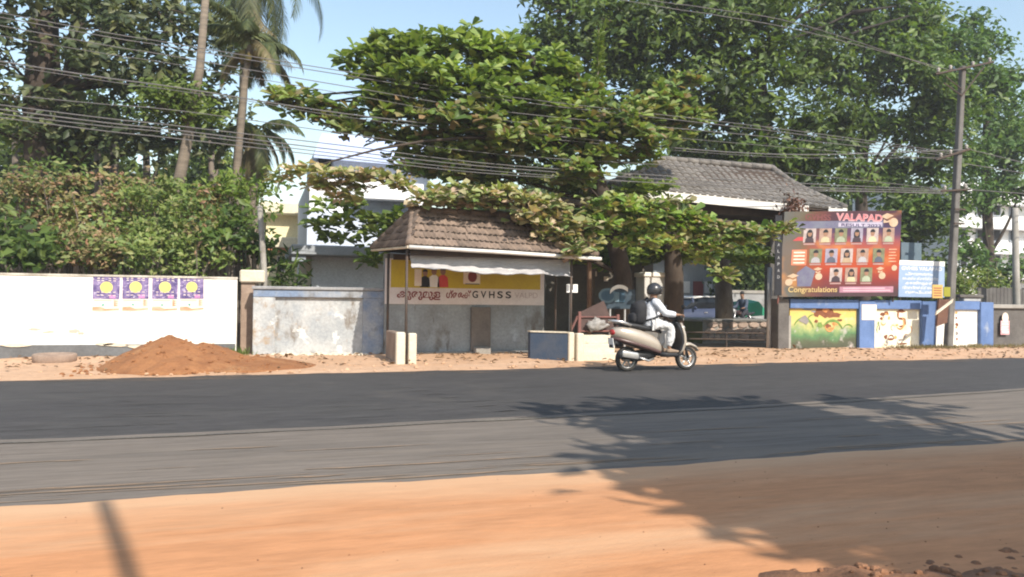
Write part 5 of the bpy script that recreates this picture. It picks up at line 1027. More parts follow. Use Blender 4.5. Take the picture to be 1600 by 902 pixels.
# scrub above the white wall
def shrub(name, label, blobs, mat, lai=3.0, leaf=.15, wd=.5, clump=.24, group=None):
    c = P(blobs[0][0], blobs[0][1], blobs[0][4]); r = thing(name, label, 'shrub', (c.x, c.y, 0), group); st = MB()
    for b in blobs:
        c, rr = blob_world(b); c = Vector(c)
        for _ in range(5): e = c+Vector(in_ell(1)[0]*rr*.8); st.tube([(c.x+random.uniform(-.2, .2), c.y, 0), (c.x+random.uniform(-.2, .2), c.y, c.z*.6), e], [.035, .025, .008], 5)
    st.build('stems', m_barkg, r)['kind'] = 'stuff'
    C = crown_pts(blobs, lai, leaf*leaf*wd*.5, clump); N = len(C); D = unit(RNG.normal(size=(N, 3))*np.array([1, 1, .7])+np.array([0, 0, .15]))
    npmesh('foliage', leafverts(C, D, leaf*RNG.uniform(.6, 1.3, N), wd, nrm=np.tile([[.2, -.8, .8]], (N, 1))), 4, mat, r, QF); return r
shrub('bushy_shrub', 'glossy green broad leafed bush over the blank end of the white wall', [(30, 385, 50, 40, 18.6), (70, 400, 40, 30, 18.5), (10, 350, 40, 30, 18.8)], L_mango, 3.2, .24, .55, .26)
shrub('browning_shrub', 'reddish brown drying shrub with green tips, tallest at the picture edge', [(30, 310, 60, 45, 20), (90, 300, 60, 40, 20), (-50, 330, 70, 60, 20)], L_brownb)
shrub('browning_shrub', 'drying brown shrub directly above the first posters', [(130, 340, 60, 50, 19.5), (180, 320, 60, 40, 19.8), (150, 395, 60, 35, 18.8)], L_brownb)
shrub('olive_shrub', 'olive green shrub filling the middle above the white wall', [(220, 350, 60, 50, 19.4), (250, 310, 40, 30, 20), (230, 405, 60, 28, 18.6)], L_olive)
shrub('olive_shrub', 'mixed olive shrub over the last poster, below the leaning trunk', [(300, 400, 60, 32, 18.6), (290, 345, 45, 30, 19.4)], L_olive)
shrub('browning_shrub', 'low brown thicket between the leaning trunk and coconut palm', [(330, 370, 40, 25, 19), (340, 330, 40, 30, 20)], L_brownb)
shrub('browning_shrub', 'tall loose brown tipped scrub rising above the third poster', [(200, 292, 26, 24, 20.2), (160, 278, 20, 20, 20.4), (245, 286, 18, 18, 20.6)], L_brownb, 1.8)
shrub('olive_shrub', 'feathery green scrub poking up beside the massive dark trunk', [(105, 268, 22, 18, 20.5), (60, 262, 20, 14, 20.5)], L_mango, 1.8)
shrub('lime_shrub', 'lime green shrub at the foot of the coconut palm', [(390, 290, 36, 22, 19.5), (345, 300, 34, 22, 20), (380, 320, 30, 20, 19.5)], L_lime, 3.2, .2, .45)
shrub('dark_shrub', 'dark green bush just above the cement gate pillar', [(360, 390, 50, 36, 18.8), (395, 370, 30, 30, 18.8), (350, 345, 36, 24, 19)], L_mango, 3.2, .22, .5)
shrub('arching_plant', 'green arching plant behind the pale post beside the yellow house', [(430, 420, 28, 22, 18.6), (450, 435, 24, 14, 18.6)], L_mango, 3, .34, .22, .2)
shrub('dark_shrub', 'dark bush behind the wall just beyond the mural wall pole', [(1500, 440, 30, 24, 19), (1550, 440, 30, 18, 20)], L_olive)
# far greenery
def far_mass(name, label, x0, x1, Y, h, n, mat, leaf=.5):
    C = np.stack([RNG.uniform(x0, x1, n), Y+RNG.normal(size=n)*1.2, RNG.random(n)**.8*h*(.8+.2*np.sin(RNG.uniform(0, 9, n)))], 1); C[:, 2] *= .78+.22*np.sin(C[:, 0]*.9)*np.sin(C[:, 0]*.37+1); D = unit(RNG.normal(size=(n, 3)))
    o = npmesh(name, leafverts(C, D, leaf*RNG.uniform(.6, 1.3, n), .55), 4, mat, None, QF); tag(o, label, 'trees', None, 'stuff')
far_mass('far_woods', 'far dark woods closing the view behind the scrub and palms', -32, P(385, 300, 44).x, 44, 13, 52000, L_dark)
far_mass('far_woods', 'far dark woods closing the view behind the school yard', 22, 95, 62, 17, 80000, L_dark, .7)
far_mass('far_woods', 'far dark woods glimpsed between blue house and school block', P(655, 300, 41).x, P(965, 300, 41).x, 41, 8.5, 24000, L_dark)
far_mass('yard_hedge', 'dark hedge behind the school yard trees', P(1142, 400, 36).x, 40, 36, 4.6, 14000, L_dark, .4)
# trees and a street pole on the camera's own side of the road; their shade crosses the foreground
def near_tree(label, x, y, h, blobs, n, seed):
    r = thing('roadside_tree', label, 'tree', (x, y, 0)); tb = MB().tube([(x, y, -.1), (x+.1, y, h*.4), (x-.05, y, h*.7)], [.28, .22, .16], 10); tb.build('trunk', m_barkg, r, True); lb = MB(); Cs = []
    for c, rr in blobs:
        lb.tube(bend((x, y, h*.55), c), [.12-.015*i for i in range(7)], 6); k = int(n*rr[0]*rr[1]); cl = in_ell(max(6, k//45))*np.array(rr)+np.array(c); w = RNG.integers(0, len(cl), k); Cs.append(cl[w]+RNG.normal(size=(k, 3))*np.array([.3, .3, .2])*min(1, rr[0]/.5+.15))
    lb.build('branches', m_barkg, r, True); C = np.concatenate(Cs); D = unit(RNG.normal(size=C.shape)*np.array([1, 1, .5])+np.array([0, 0, -.2])); npmesh('crown', leafverts(C, D, RNG.uniform(.24, .5, len(C)), .5), 4, L_mango, r, QF); return r
near_tree('leafy roadside tree behind the viewpoint whose shade crosses the worn lane', 8.4, -3.6, 8.5,
    [((7.35, -.7, 7), (1.15, 1.6, .5)), ((7.95, -1.4, 7.1), (.9, 1.2, .6)), ((6.7, -1.7, 7), (.8, .8, .4)), ((6.3, .35, 7), (.45, .6, .3)), ((5.7, 1.0, 7), (.10, .35, .1)), ((8.2, .45, 7), (.9, .4, .2)), ((7.2, .75, 7), (.25, .4, .15)), ((8.7, .6, 7), (.14, .5, .15)), ((10.2, .5, 7), (.3, .55, .12)), ((10.0, -.3, 7), (.14, .35, .1)),
     ((7.3, -3.3, 7), (1.9, .9, .5)), ((8.9, -3.2, 7), (1.6, .8, .5)), ((6.6, -2.6, 7), (1.0, .5, .4)), ((8.0, -2.4, 7), (1.4, .5, .4)), ((9.8, -3.7, 7.2), (2.2, 1.2, .6)), ((5.55, -2.35, 7), (.5, .2, .12)), ((5.3, -3.1, 7), (.4, .15, .1)), ((7.2, -4.2, 7), (1.5, .7, .5)), ((8.8, -4.6, 7.2), (2.4, 1.2, .6)), ((12.4, -3.4, 7.2), (2.2, 1.3, .6)), ((5.75, -3.2, 7), (.45, .35, .2)), ((5.5, -3.75, 7), (.35, .3, .2)), ((5.7, -2.75, 7), (.4, .3, .2)), ((7.2, .1, 7), (.9, .45, .3)), ((6.5, -.6, 7), (.45, .6, .3)), ((6.3, -2.2, 7), (.8, .4, .3)), ((8.45, -.2, 7), (.6, .5, .3)), ((6.1, -3.4, 7), (.8, .5, .3)), ((7.0, -2.9, 7), (.9, .4, .3)), ((6.1, -4.0, 7), (.7, .45, .3)), ((6.4, -4.8, 7), (1.0, .6, .4)), ((7.0, -5.7, 7), (1.6, .8, .5)), ((7.6, -3.8, 7), (1.5, .6, .4))], 620, 3)
tag(MB().tube([(1.05, -2.6, -.1), (1.52, -2.6, 7.35)], [.055, .05], 10).build('street_pole', m_galv, None, True), 'slim steel pole behind the viewpoint whose shade lies on the orange sand', 'pole')

# ------------------------------------------------------------------ scooter (x forward, origin midway between the wheels)
m_paint = M('bronze_paint', (.50, .43, .355), (.47, .40, .33), .28, 6, metal=.35, spec=.6, fine=.02); m_paintd = M('brown_paint_trim', (.10, .055, .05), rough=.35, spec=.5, fine=.02)
m_plas = M('black_plastic', (.022, .022, .024), rough=.55, fine=.03); m_rub = M('tyre_rubber', (.03, .03, .03), (.05, .045, .04), .9, 8); m_steel = M('silver_metal', (.62, .60, .58), rough=.3, metal=.7, fine=.03); m_glass = M('lamp_lens', (.5, .5, .5), rough=.15, spec=.7, fine=0); m_tail = M('red_lens', (.35, .02, .02), rough=.2, spec=.6, fine=0); m_seat = M('seat_vinyl', (.03, .03, .032), rough=.5, fine=.05)
def sect(x, z, hw, hh, ex=2.6, n=16, yc=0):
    return [(x, yc+hw*math.copysign(abs(math.cos(t))**(2/ex), math.cos(t)), z+hh*math.copysign(abs(math.sin(t))**(2/ex), math.sin(t))) for t in (2*math.pi*(k+.5)/n for k in range(n))]
def wheel(parent, x, R=.222, spokes=5, tw=.05):
    wl = MB().lathe((x, -tw, R), (0, 1, 0), [(0, R-.055), (0, R-.03), (.012, R-.010), (.03, R-.001), (tw, R), (2*tw-.03, R-.001), (2*tw-.012, R-.010), (2*tw, R-.03), (2*tw, R-.055)], 32, closed=True).build('wheel', m_rub, parent, True)
    r = MB(); r.lathe((x, -.035, R), (0, 1, 0), [(0, R-.075), (0, R-.052), (.07, R-.052), (.07, R-.075)], 28, closed=True); r.lathe((x, -.05, R), (0, 1, 0), [(0, .01), (0, .05), (.1, .05), (.1, .01)], 16)
    for k in range(spokes):
        a = 2*math.pi*k/spokes+.3; p = Vector((x+.04*math.cos(a), 0, R+.04*math.sin(a))); q = Vector((x+(R-.06)*math.cos(a), 0, R+(R-.06)*math.sin(a))); r.tube([p, q], [.022, .016], 6)
    r.build('rim', m_steel, wl, True); return wl
sc = thing('scooter', 'bronze and brown motor scooter riding along the far edge of the road', 'scooter', (0, 0, 0))
wheel(sc, -.625); wheel(sc, .625)
MB().rings([sect(-.93, .70, .035, .045), sect(-.90, .70, .10, .085), sect(-.78, .685, .155, .125), sect(-.60, .64, .185, .155), sect(-.40, .585, .19, .165), sect(-.20, .52, .175, .165), sect(-.04, .455, .15, .14), sect(.03, .41, .12, .09)]).build('rear_body', m_paint, sc, True)
MB().rings([sect(-.92, .60, .06, .03), sect(-.80, .565, .15, .045), sect(-.55, .50, .195, .05), sect(-.30, .43, .198, .055), sect(-.08, .36, .175, .05), sect(.02, .33, .14, .035)]).build('side_skirt', m_paintd, sc, True)
MB().rings([sect(-.80, .84, .08, .02), sect(-.74, .84, .125, .04), sect(-.5, .815, .145, .05), sect(-.3, .775, .15, .055), sect(-.12, .755, .14, .05), sect(.0, .735, .11, .045), sect(.06, .70, .07, .03)]).build('seat', m_seat, sc, True)
gb = MB(); gb.tube([(-.62, -.15, .83), (-.80, -.145, .885), (-.93, -.10, .90), (-.955, 0, .90), (-.93, .10, .90), (-.80, .145, .885), (-.62, .15, .83)], [.022, .028, .028, .028, .028, .028, .022], 8); gb.build('grab_rail', m_steel, sc, True)
MB().rings([sect(-.955, .70, .02, .03), sect(-.935, .70, .075, .05), sect(-.89, .70, .09, .055)]).build('tail_lamp', m_tail, sc, True)
tb = MB(); tb.hexa([(-.93, -.09, .42), (-.93, .09, .42), (-.92, .09, .42), (-.92, -.09, .42)], [(-.96, -.09, .60), (-.96, .09, .60), (-.95, .09, .60), (-.95, -.09, .60)]); tb.build('number_plate', m_white_p, sc)
MB().rings([sect(-.95, .45, .05, .02), sect(-.88, .52, .07, .05), sect(-.75, .50, .08, .06)]).build('rear_mudguard', m_plas, sc, True)
en = MB(); en.rings([sect(-.66, .24, .09, .06, yc=.06), sect(-.45, .26, .11, .10, yc=.04), sect(-.2, .30, .10, .10), sect(-.05, .30, .07, .06)]); en.build('engine', m_plas, sc, True)
ex = MB(); ex.rings([sect(-.88, .305, .03, .04, yc=-.15), sect(-.86, .305, .055, .065, yc=-.15), sect(-.52, .265, .058, .07, yc=-.15), sect(-.45, .25, .03, .03, yc=-.14)]); xo = ex.build('exhaust', m_plas, sc, True)
MB().rings([sect(-.83, .325, .012, .05, yc=-.212), sect(-.80, .325, .016, .058, yc=-.212), sect(-.53, .285, .016, .06, yc=-.212), sect(-.50, .28, .012, .045, yc=-.212)]).build('heat_shield', m_steel, xo, True)
MB().tube([(-.45, -.14, .25), (-.25, -.12, .19), (-.1, -.06, .22)], .02, 8).build('exhaust_pipe', m_steel, xo, True)
MB().rings([sect(.0, .31, .15, .04, 5), sect(.15, .29, .16, .045, 5), sect(.34, .29, .165, .045, 5), sect(.44, .32, .17, .05, 5)]).build('floorboard', m_plas, sc, True)
# leg shield: outer painted shell and dark inner
ap = [(.36, .30, .17, .03), (.44, .38, .20, .035), (.49, .52, .205, .04), (.475, .66, .19, .045), (.44, .78, .165, .05), (.40, .87, .13, .05)]
MB().rings([[(x+.035+d*.03*math.copysign(1, 1)-abs(y)**2*1.6+.02, y, z) for d, y in [(1, hw*math.cos(t)) for t in (math.pi*k/8 for k in range(9))]]+[(x-.0-abs(y)**2*1.6+.035, y, z) for y in [hw*math.cos(t) for t in (math.pi*k/8 for k in range(8, -1, -1))]] for x, z, hw, tk in ap]).build('leg_shield', m_paint, sc, True)
MB().rings([[(x-.002-abs(y)**2*1.6+.03, y, z) for y in [hw*.96*math.cos(t) for t in (math.pi*k/8 for k in range(9))]]+[(x-tk-abs(y)**2*.8, y, z) for y in [hw*.9*math.cos(t) for t in (math.pi*k/8 for k in range(8, -1, -1))]] for x, z, hw, tk in ap]).build('inner_panel', m_plas, sc, True)
MB().rings([sect(.40, .28, .05, .02), sect(.46, .40, .075, .035), sect(.56, .465, .085, .04), sect(.68, .475, .085, .035), sect(.80, .43, .075, .03), sect(.87, .36, .055, .02)]).build('front_fender', m_paint, sc, True)
for y in (-.075, .075): MB().tube([(.625, y, .222), (.57, y*.9, .42), (.52, y*.5, .52)], .022, 8).build('fork_leg', m_plas, sc, True)
MB().rings([sect(.28, .965, .05, .03), sect(.32, .97, .13, .055), sect(.40, .985, .15, .07), sect(.475, .965, .13, .07), sect(.52, .94, .08, .05)]).build('handlebar_cowl', m_plas, sc, True)
MB().rings([sect(.50, .945, .09, .05), sect(.53, .935, .075, .042), sect(.545, .93, .03, .02)]).build('headlamp', m_glass, sc, True)
MB().tube([(.38, 0, .9), (.42, 0, .80)], [.06, .09], 10).build('steering_neck', m_plas, sc, True)
for y in (-1, 1):
    MB().tube([(.37, .11*y, .985), (.32, .24*y, .985), (.27, .36*y, .975)], [.018, .018, .02], 8).build('grip', m_plas, sc, True)
    mr = MB().tube([(.36, .2*y, .99), (.37, .25*y, 1.08), (.37, .28*y, 1.13)], .008, 6).build('mirror', m_plas, sc, True)
    MB().rings([sect(.355, 1.16, .05, .035, yc=.30*y), sect(.375, 1.16, .055, .04, yc=.30*y), sect(.395, 1.16, .03, .025, yc=.30*y)]).build('mirror_glass', m_plas, mr, True)
    MB().rings([sect(.505, .80, .018, .02, yc=.10*y), sect(.52, .78, .03, .028, yc=.10*y), sect(.515, .75, .02, .02, yc=.10*y)]).build('indicator', m_glass, sc, True)
SCO = Vector((7.12, 12.83, .014)); sc.location = SCO; sc.rotation_euler = (math.radians(-1), 0, math.radians(3)); sc.scale = (1.03,)*3

# ------------------------------------------------------------------ people (skin grown over joints)
def skin_mesh(name, nodes, edges, mat, parent, sub=2):
    """nodes: list of (xyz, (rx, ry)); first node is the root"""
    me = bpy.data.meshes.new(name); me.from_pydata([n[0] for n in nodes], edges, []); o = bpy.data.objects.new(name, me); COL.objects.link(o)
    m = o.modifiers.new('s', 'SKIN'); m.use_smooth_shade = True
    sv = me.skin_vertices[0].data
    for i, n in enumerate(nodes): sv[i].radius = n[1] if isinstance(n[1], tuple) else (n[1], n[1]); sv[i].use_root = (i == 0)
    o.modifiers.new('d', 'SUBSURF').levels = sub; o.modifiers['d'].render_levels = sub
    dg = bpy.context.evaluated_depsgraph_get(); dg.update(); new = bpy.data.meshes.new_from_object(o.evaluated_get(dg)); bpy.data.objects.remove(o)
    new.materials.clear(); new.materials.append(mat); new.polygons.foreach_set('use_smooth', [True]*len(new.polygons)); return link(name, new, parent)
def chain(nodes, edges, start, pts):
    i = start
    for p in pts: nodes.append(p); edges.append((i, len(nodes)-1)); i = len(nodes)-1
    return i
def hand_fingers(nodes, edges, palm, d, curl, side):
    """five bent fingers leaving the palm end, thumb from its side"""
    d = Vector(d).normalized(); c = Vector(curl).normalized(); s = Vector(side).normalized(); p = Vector(nodes[palm][0])
    for k, ln in enumerate((.062, .07, .066, .05)):
        b = p+d*.045+s*(.024-.016*k); chain(nodes, edges, palm, [(tuple(b), .009), (tuple(b+d*ln*.5+c*ln*.25), .008), (tuple(b+d*ln*.45+c*ln*.8), .007)])
    b = p+s*.034+c*.008; chain(nodes, edges, palm, [(tuple(b), .011), (tuple(b+d*.03+c*.03+s*.008), .009)])
from mathutils import noise as mnoise
def folds(o, amp=.009, sc=9., seed=0):
    me = o.data
    for v in me.vertices:
        p = Vector(v.co)*sc; n = mnoise.noise(Vector((p.x*1.2+seed, p.y*1.2, p.z*.9+.5*math.sin(p.x))))+.5*mnoise.noise(Vector((p.x*2.7, p.y*2.7+seed, p.z*2.0)))
        v.co += Vector(v.normal)*amp*(1-2.2*abs(n))
    me.update(); return o
def seated(root_name, label, loc, rot, cloth_top, cloth_leg, helmet_mat, grip, foot, scale=1., shoes=None, squash=1.):
    r = thing(root_name, label, 'person', (0, 0, 0))
    K = lambda z: .88+(z-.88)*squash if z > .88 else z
    pel = (-.17, 0, .88); che = (-.13, 0, K(1.18)); nec = (-.085, 0, K(1.40)); c = Vector((-.045, 0, K(1.40)+.20-.03*(squash < 1))); hea = (-.05, 0, c.z-.07)
    nodes = [(pel, (.10, .09))]; edges = []
    chain(nodes, edges, 0, [((-.175, 0, K(1.0)), (.088, .078)), (che, (.10, .082)), ((-.11, 0, K(1.32)), (.095, .068)), (nec, .052), (hea, (.075, .085)), ((-.035, 0, c.z+.02), (.078, .088))])
    arms = []
    for s in (-1, 1):
        sh = (-.115, .165*s, K(1.33)); el = (.03, .235*s, K(1.08)); ha = (grip[0]-.05, grip[1]*s, grip[2]+.03)
        i = chain(nodes, edges, 3, [(sh, .042), ((-.05, .21*s, K(1.21)), .034), (el, .032), ((el[0]*.45+ha[0]*.55, el[1]*.45+ha[1]*.55, el[2]*.45+ha[2]*.55), .034), (ha, .026)])
        i = chain(nodes, edges, i, [((grip[0]-.005, grip[1]*s, grip[2]+.025), (.030, .018))]); hand_fingers(nodes, edges, i, (1, 0, .15), (.15, 0, -1), (0, -s, 0)); arms.append((sh, el, ha))
        kn = (foot[0]-.02, .15*s, .79); an = (foot[0]-.05, .13*s, foot[2]+.09)
        chain(nodes, edges, 0, [((-.10, .10*s, .86), .092), ((.07, .13*s, .845), .078), (kn, .056), ((kn[0]+.0, .14*s, .62), .050), (an, .034), ((foot[0]+.02, .13*s, foot[2]+.04), (.032, .026)), ((foot[0]+.13, .135*s, foot[2]+.03), (.034, .018))])
    skin_mesh('body', nodes, edges, m_skin, r)
    lv = [(.815, -.125, .165, .185), (.86, -.150, .152, .172), (.95, -.168, .128, .155), (K(1.10), -.152, .124, .158), (K(1.22), -.130, .120, .166), (K(1.31), -.112, .102, .160), (K(1.36), -.100, .078, .110), (K(1.395), -.090, .060, .064)]
    rs = []
    for i in range(len(lv)-1):
        for k in range(5 if i < len(lv)-2 else 6):
            t = k/5; z, cx, rx, ry = (lv[i][q]*(1-t)+lv[i+1][q]*t for q in range(4)); rs.append([(cx+rx*math.cos(u), ry*math.sin(u), z) for u in (2*math.pi*j/36 for j in range(36))])
    sh_ = folds(MB().rings(rs).build('shirt', cloth_top, r, True), .012, 8)
    for s, (sh, el, ha) in zip((-1, 1), arms):
        m_ = tuple(el[k]*.45+ha[k]*.55 for k in range(3)); w_ = tuple(el[k]*.2+ha[k]*.8 for k in range(3)); key = [((-.115, .10*s, sh[2]-.02), .070), (sh, .074), ((-.05, .21*s, K(1.21)), .066), (el, .060), (m_, .052), (w_, .043)]; pts = []; rr = []
        for i in range(len(key)-1):
            for k in range(5): t = k/5; pts.append(Vector(key[i][0]).lerp(Vector(key[i+1][0]), t)); rr.append(key[i][1]*(1-t)+key[i+1][1]*t)
        pts.append(Vector(key[-1][0])); rr.append(key[-1][1])
        for _ in range(2): pts = [pts[0]]+[(pts[i-1]+pts[i]*2+pts[i+1])/4 for i in range(1, len(pts)-1)]+[pts[-1]]
        folds(MB().tube(pts, rr, 18).build('sleeve', cloth_top, sh_, True), .008, 10, 2)
    n = [((-.16, 0, .85), (.15, .12))]; e = []
    for s in (-1, 1):
        kn = (foot[0]-.02, .15*s, .79); chain(n, e, 0, [((-.09, .10*s, .855), .105), ((.07, .13*s, .84), .096), (kn, .080), ((kn[0]+.005, .14*s, .62), .078), ((foot[0]-.045, .135*s, foot[2]+.17), .068), ((foot[0]-.05, .132*s, foot[2]+.12), .062)])
    folds(skin_mesh('trousers', n, e, cloth_leg, r, 3), .011, 9, 4)
    for s in (-1, 1):
        MB().rings([sect(foot[0]-.09, foot[2]+.035, .030, .030, yc=.13*s), sect(foot[0]-.03, foot[2]+.04, .042, .042, yc=.132*s), sect(foot[0]+.08, foot[2]+.03, .046, .028, yc=.135*s), sect(foot[0]+.17, foot[2]+.02, .032, .018, yc=.135*s)]).build('shoe', shoes or m_plas, r, True)
    if helmet_mat:
        hb = MB(); prof = []
        for i in range(11):
            a = -math.radians(38)+math.radians(128)*i/10; prof.append((c.z+.135*math.sin(a), .132*math.cos(a)*(1 if a > 0 else 1-.1*a*a)))
        rs = [[(c.x-.005+rr*1.08*math.cos(t)+.02*(z < c.z-.03)*math.cos(t), rr*math.sin(t), z) for t in (2*math.pi*k/24 for k in range(24))] for z, rr in prof]
        hm = hb.rings(rs).build('helmet', helmet_mat, r, True)
        vz = MB(); vr = [[(c.x+.0+(.135*1.09)*math.cos(t)*k2, .135*math.sin(t)*k2, z) for t in (math.radians(-75+150*k/12) for k in range(13))] for z, k2 in ((c.z-.075, .95), (c.z-.02, 1.03), (c.z+.035, 1.02))]
        vz.add([p for q in vr for p in q], [(i*13+j, i*13+j+1, (i+1)*13+j+1, (i+1)*13+j) for i in range(2) for j in range(12)]); vz.build('visor', M('dark_visor', (.02, .02, .022), rough=.12, spec=.7, fine=0), hm, True)
        pk = MB().rings([[(c.x+.10+.02, y*.9, c.z+.055+.01) for y in (-.09, -.03, .03, .09)]+[(c.x+.10, y, c.z+.045) for y in (.09, .03, -.03, -.09)], [(c.x+.185-abs(y)*.35, y*.8, c.z+.05) for y in (-.09, -.03, .03, .09)]+[(c.x+.185-abs(y)*.35, y*.8, c.z+.042) for y in (.09, .03, -.03, -.09)]]).build('peak', helmet_mat, hm, True)
    else:
        hr = MB().ell((c.x-.015, 0, c.z+.03), (.092, .082, .088), 14, 10).build('hair', m_black, r, True)
    for s in (-1, 1):
        MB().ell((c.x+.085, .032*s, c.z-.012), (.008, .013, .007), 8, 6).build('eye', m_black, r, True); MB().ell((c.x-.005, .083*s, c.z-.03), (.018, .008, .028), 8, 6).build('ear', m_skin, r, True)
    MB().ell((c.x+.082, 0, c.z-.078), (.008, .022, .006), 8, 6).build('mouth', M('lip', (.22, .08, .07)), r, True); MB().ell((c.x+.098, 0, c.z-.045), (.016, .013, .022), 8, 6).build('nose', m_skin, r, True)
    r.location = loc; r.rotation_euler = rot; r.scale = (scale,)*3; return r
m_kurta = M('white_cotton', (.70, .71, .74), (.55, .56, .60), .9, 7, 5, 1., 16, (1, 1, .5), lo=.4, hi=.6); m_pants = M('white_cotton_trouser', (.72, .71, .70), (.55, .54, .54), .9, 8, 5, 1., 18, (1, 1, .6), lo=.4, hi=.6)
m_helm = M('dark_helmet', (.035, .034, .036), rough=.3, spec=.6, fine=.02)
seated('person', 'scooter rider in white clothes and dark helmet wearing a black backpack', SCO, (math.radians(-1), 0, math.radians(3)), m_kurta, m_pants, m_helm, (.30, .30, .985), (.22, 0, .325), 1.03, M('tan_sandal', (.30, .22, .16)), .80)
bp = thing('backpack', 'black backpack on the back of the white clad scooter rider', 'backpack', (0, 0, 0)); m_bag = M('bag_fabric', (.022, .022, .025), (.035, .034, .037), .85, 8, bump=.3)
MB().rings([sect(-.50, 1.02, .10, .12, 3), sect(-.475, 1.03, .15, .19, 3), sect(-.40, 1.05, .165, .215, 3), sect(-.32, 1.065, .155, .215, 3), sect(-.285, 1.07, .13, .19, 3)]).build('bag', m_bag, bp, True)
MB().rings([sect(-.56, .95, .08, .06, 3), sect(-.54, .95, .11, .09, 3), sect(-.49, .96, .12, .10, 3)]).build('pocket', m_bag, bp, True)
for s in (-1, 1): MB().tube([(-.27, .09*s, 1.25), (-.14, .105*s, 1.315), (-.005, .13*s, 1.25), (.035, .17*s, 1.14), (-.03, .215*s, 1.02), (-.18, .19*s, .95), (-.30, .12*s, .91)], [.02, .024, .024, .022, .018, .016, .016], 6).build('strap', m_bag, bp, True)
bp.location = SCO; bp.rotation_euler = (math.radians(-1), 0, math.radians(3)); bp.scale = (1.03,)*3

# ------------------------------------------------------------------ car, motorcycle and people in the school yard
def car(loc, rz, paint):
    r = thing('parked_car', 'dark parked car with pale roof behind the tree trunks in the school yard', 'car', (0, 0, 0)); wr = .33
    def sec(x, z0, z1, hw, top): return [(x, -hw, z0), (x, hw, z0), (x, hw*1.02, z0+(z1-z0)*.55), (x, hw*top, z1), (x, -hw*top, z1), (x, -hw*1.02, z0+(z1-z0)*.55)]
    MB().rings([sec(-1.95, .35, .80, .70, .9), sec(-1.85, .24, .98, .80, .93), sec(-1.0, .20, .99, .84, .95), (sec(.6, .20, .97, .84, .95)), sec(1.1, .20, .93, .84, .93), sec(1.75, .24, .80, .80, .85), sec(1.92, .34, .66, .68, .85)]).build('body', paint, r, True, bevel=0)
    gl = MB().rings([sec(-1.80, .975, 1.0, .74, .95), sec(-1.5, .975, 1.42, .74, .82), sec(-.2, .975, 1.45, .75, .82), sec(.35, .96, 1.40, .75, .82), sec(1.05, .92, .95, .74, .95)]).build('windows', M('car_glass', (.012, .015, .02), rough=.3, spec=.3, fine=0), r)
    MB().rings([sec(-1.55, 1.425, 1.46, .62, .9), sec(-.8, 1.455, 1.52, .63, .9), sec(.0, 1.45, 1.51, .63, .9), sec(.42, 1.40, 1.43, .60, .9)]).build('roof', m_gutter, r, True)
    for x in (-1.65, -.55, .5):
        for s in (-1, 1): MB().hexa([(x-.04, .755*s, .97), (x+.04, .755*s, .97), (x+.04, .70*s, .97), (x-.04, .70*s, .97)], [(x-.02, .63*s, 1.44), (x+.06, .63*s, 1.44), (x+.06, .58*s, 1.44), (x-.02, .58*s, 1.44)]).build('pillar', paint, r)
    for x in (-1.2, 1.2):
        for s in (-1, 1):
            wl = MB().lathe((x, s*.80-.10, wr), (0, 1, 0), [(0, .2), (0, wr-.03), (.03, wr), (.17, wr), (.2, wr-.03), (.2, .2)], 24, closed=True).build('wheel', m_rub, r, True); MB().lathe((x, s*.80-.08, wr), (0, 1, 0), [(0, .01), (0, .2), (.16, .2), (.16, .01)], 16).build('rim', m_steel, wl)
    for s in (-1, 1):
        MB().ell((1.86, .55*s, .68), (.07, .16, .08), 10, 6).build('headlight', m_glass, r, True); MB().ell((-1.90, .62*s, .80), (.05, .10, .12), 10, 6).build('tail_light', m_tail, r, True)
        MB().ell((.62, .93*s, 1.0), (.06, .09, .07), 10, 6).build('mirror', paint, r, True); MB().box((-.1, .858*s-.012, .80), (.06, .858*s+.012, .83)).build('door_handle', m_steel, r)
    MB().box((1.90, -.4, .42), (1.95, .4, .56)).build('grille', m_plas, r, bevel=.01); r.location = loc; r.rotation_euler = (0, 0, rz); return r
g = P(1085, 500, 29); car((g.x-.1, 29, 0), math.radians(188), M('dark_blue_paint', (.05, .065, .12), rough=.5, spec=.25, fine=.02))
g = P(1158, 500, 26); ML = Vector((g.x, 26, 0))
mc = thing('motorcycle', 'dark motorcycle carrying a rider inside the school yard', 'motorcycle', (0, 0, 0))
wheel(mc, -.64, .30, 6, .045); wheel(mc, .64, .30, 6, .04)
MB().rings([sect(-.15, .76, .08, .05), sect(0, .82, .13, .09), sect(.2, .86, .14, .10), sect(.34, .84, .08, .05)]).build('fuel_tank', m_paintd, mc, True); MB().rings([sect(-.85, .86, .06, .03), sect(-.6, .82, .12, .05), sect(-.2, .78, .12, .05), sect(-.08, .78, .08, .04)]).build('seat', m_seat, mc, True)
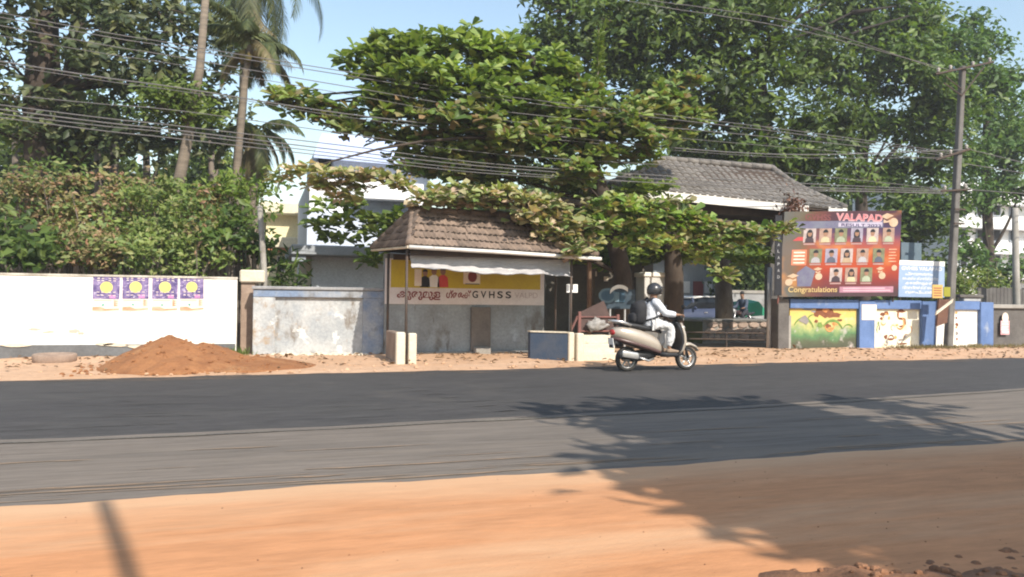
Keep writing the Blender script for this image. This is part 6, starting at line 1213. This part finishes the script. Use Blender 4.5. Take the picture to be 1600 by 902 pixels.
MB().rings([sect(-.2, .42, .10, .12), sect(.05, .45, .12, .16), sect(.25, .45, .08, .1)]).build('engine', m_plas, mc, True)
for y in (-.07, .07): MB().tube([(.64, y, .3), (.45, y, .98)], .025, 8).build('fork_leg', m_steel, mc, True); MB().tube([(-.64, y*1.6, .3), (-.4, y*1.6, .75)], .022, 8).build('shock_absorber', m_steel, mc, True)
MB().tube([(.40, 0, .9), (-.1, 0, .6), (-.5, 0, .72), (-.64, 0, .32)], .03, 8).build('frame', m_plas, mc, True); MB().tube([(.32, -.36, 1.02), (.42, -.15, 1.02), (.42, .15, 1.02), (.32, .36, 1.02)], .016, 8).build('handlebar', m_plas, mc, True); MB().ell((.52, 0, .93), (.08, .09, .09), 12, 8).build('headlamp', m_glass, mc, True); MB().tube([(.05, -.13, .3), (-.3, -.15, .28), (-.8, -.15, .36)], [.02, .035, .045], 8).build('exhaust', m_steel, mc, True)
MB().rings([sect(-.9, .62, .06, .015), sect(-.64, .66, .07, .015), sect(-.4, .60, .06, .015)]).build('rear_mudguard', m_plas, mc, True)
mc.location = ML; mc.rotation_euler = (0, 0, math.radians(200))
seated('person', 'motorcycle rider in dark shirt seen beyond the stone planter', ML, (0, 0, math.radians(200)), M('dusty_blue_shirt', (.07, .09, .13)), M('charcoal_trousers', (.04, .04, .05)), None, (.30, .30, 1.02), (.15, 0, .30), 1.)

# ------------------------------------------------------------------ thin haze volume added to imitate video veiling and soften contrast
hz = MB().box((-1300, -700, -1.1), (1600, 2100, 26)).build('haze', [], None); hz['kind'] = 'stuff'
hm = bpy.data.materials.new('haze_air'); hm.use_nodes = True; hn_ = hm.node_tree; hn_.nodes.remove(hn_.nodes['Principled BSDF'])
pv = hn_.nodes.new('ShaderNodeVolumePrincipled'); pv.inputs['Color'].default_value = (.93, .95, 1, 1); pv.inputs['Density'].default_value = .0011; pv.inputs['Anisotropy'].default_value = .0
hn_.links.new(pv.outputs[0], hn_.nodes['Material Output'].inputs['Volume']); hz.data.materials.append(hm)
